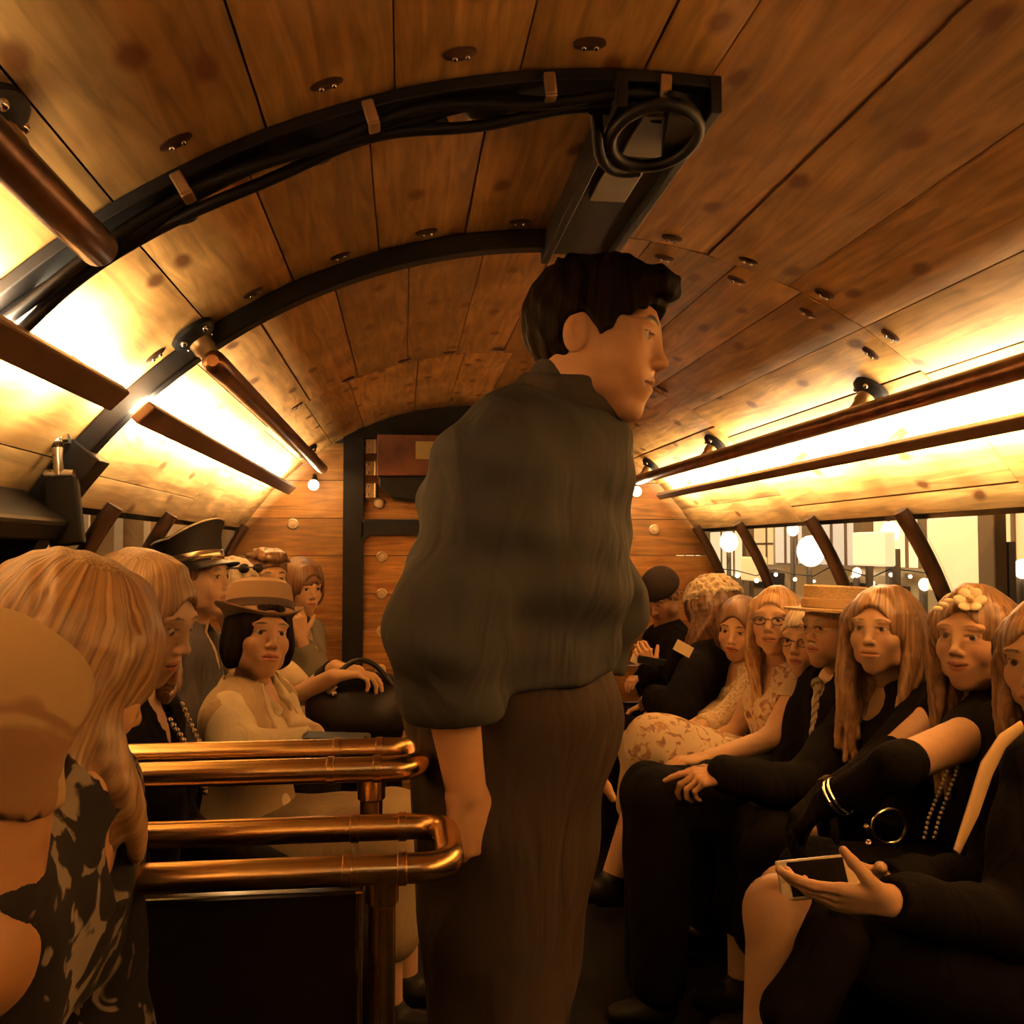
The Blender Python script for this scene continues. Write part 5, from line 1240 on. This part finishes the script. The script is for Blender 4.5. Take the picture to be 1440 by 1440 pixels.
for k_, a in ((0, 0),): 
    w = J['wrL']; e = J['elL']; d = unit(w-e); q = Vector(d).to_track_quat('Z', 'Y').to_matrix().to_4x4(); b = MB(); M = Matrix.Translation(Vector(w-d*.012)) @ q; b.tube([M @ Vector((.033*math.cos(t), .033*math.sin(t), 0)) for t in [2*math.pi*i/28 for i in range(29)]], .0045, 6); b.build('bracelet', mat('pale_bracelet', (.6, .5, .3), .3, .6), T)
# ---------------- things in hands and on laps
PH = Wp(1150, 1234, 1.53); e = empty('smartphone', PH, 'white-framed phone with a black screen held over the bare knee', 'phone')
n_ = unit(np.array([0, 0, EYE])-PH+V(0, 0, .25)); xa = V(1, 0, 0); ya = unit(np.cross(n_, xa)); xa = np.cross(ya, n_); MM = Matrix((xa, ya, n_)).transposed()
b = MB(); b.box(PH, (.132, .066, .008), MM); b.build('phone_case', mat('white_phone_plastic', (.75, .62, .42), .3), e, False, bevel=.003)
b = MB(); b.box(PH+n_*.0046, (.094, .056, .001), MM); b.build('screen', mat('dark_glass', (.006, .005, .005), .08), e, False)
b = MB(); b.lathe([(.005, .004), (.005, .0052), (.0001, .0052)], Matrix.Translation(Vector(PH-xa*.057)) @ MM.to_4x4(), 14); b.build('home_button', mat('button_grey', (.4, .3, .2), .4), e)
# black handbag
def bag(px, py, Y, sx, sy, sz, name, label, cat):
    c = Wp(px, py, Y); e = empty(name, c-V(0, 0, sz), label, cat); S = Solid(c-max(sx, sz)-.08, c+max(sx, sz)+.08, .007)
    S.ell(c, (sx, sy, sz), None, .02); S.ell(c-V(0, 0, sz*.45), (sx*.92, sy*1.1, sz*.6), None, .05); S.ripple(.01, 22, 8); P = Piece(); P.add(S, (.5, .5, .5)); P.build('bag_body', mat('black_leather', (.012, .008, .008), .35), e)
    b = MB(); b.tube(arc(c+V(-sx*.55, -sy*.6, sz*.6), c+V(0, -sy*.5, sz*2.1), c+V(sx*.55, -sy*.6, sz*.6), 16), .009, 8); b.build('handle', BLACKP, e)
    b = MB(); b.tube([c+V(-sx*.55, -sy*.9, sz*.45), c+V(-sx*.4, -sy*.95, sz*.68)], .009, 8); b.ball(c+V(-sx*.45, -sy*.98, sz*.45), .012, 6); b.build('buckle', CHROME, e); return e
bag(508, 990, 3.22, .19, .10, .115, 'black_handbag', 'large black leather bag lying on laps near the end door', 'handbag')
c = Wp(474, 1042, 2.45); e = empty('black_clutch', c, 'flat black clutch with a bright clasp on the lap of the hat woman', 'clutch')
b = MB(); b.box(c, (.17, .10, .03), Matrix.Rotation(.05, 3, 'Y')); b.build('clutch_body', BLACKP, e, False, bevel=.008); b = MB(); b.box(c+V(.075, -.052, .004), (.008, .006, .035)); b.build('clasp', CHROME, e, False)
# metal hoop bracelet / keyring glinting on the dark lap
c = Wp(1250, 1162, 1.88); e = empty('metal_hoop', c, 'bright metal hoop hanging below the pearl strands', 'bracelet')
b = MB(); b.tube([c+V(.038*math.cos(t), 0, .036*math.sin(t)) for t in [2*math.pi*i/28 for i in range(29)]], .0035, 8); b.build('hoop', CHROME, e)
b = MB(); b.ball(c+V(-.045, 0, -.035), .009, 6); b.ball(c+V(-.05, 0, .0), .007, 6); b.build('charm', CHROME, e)
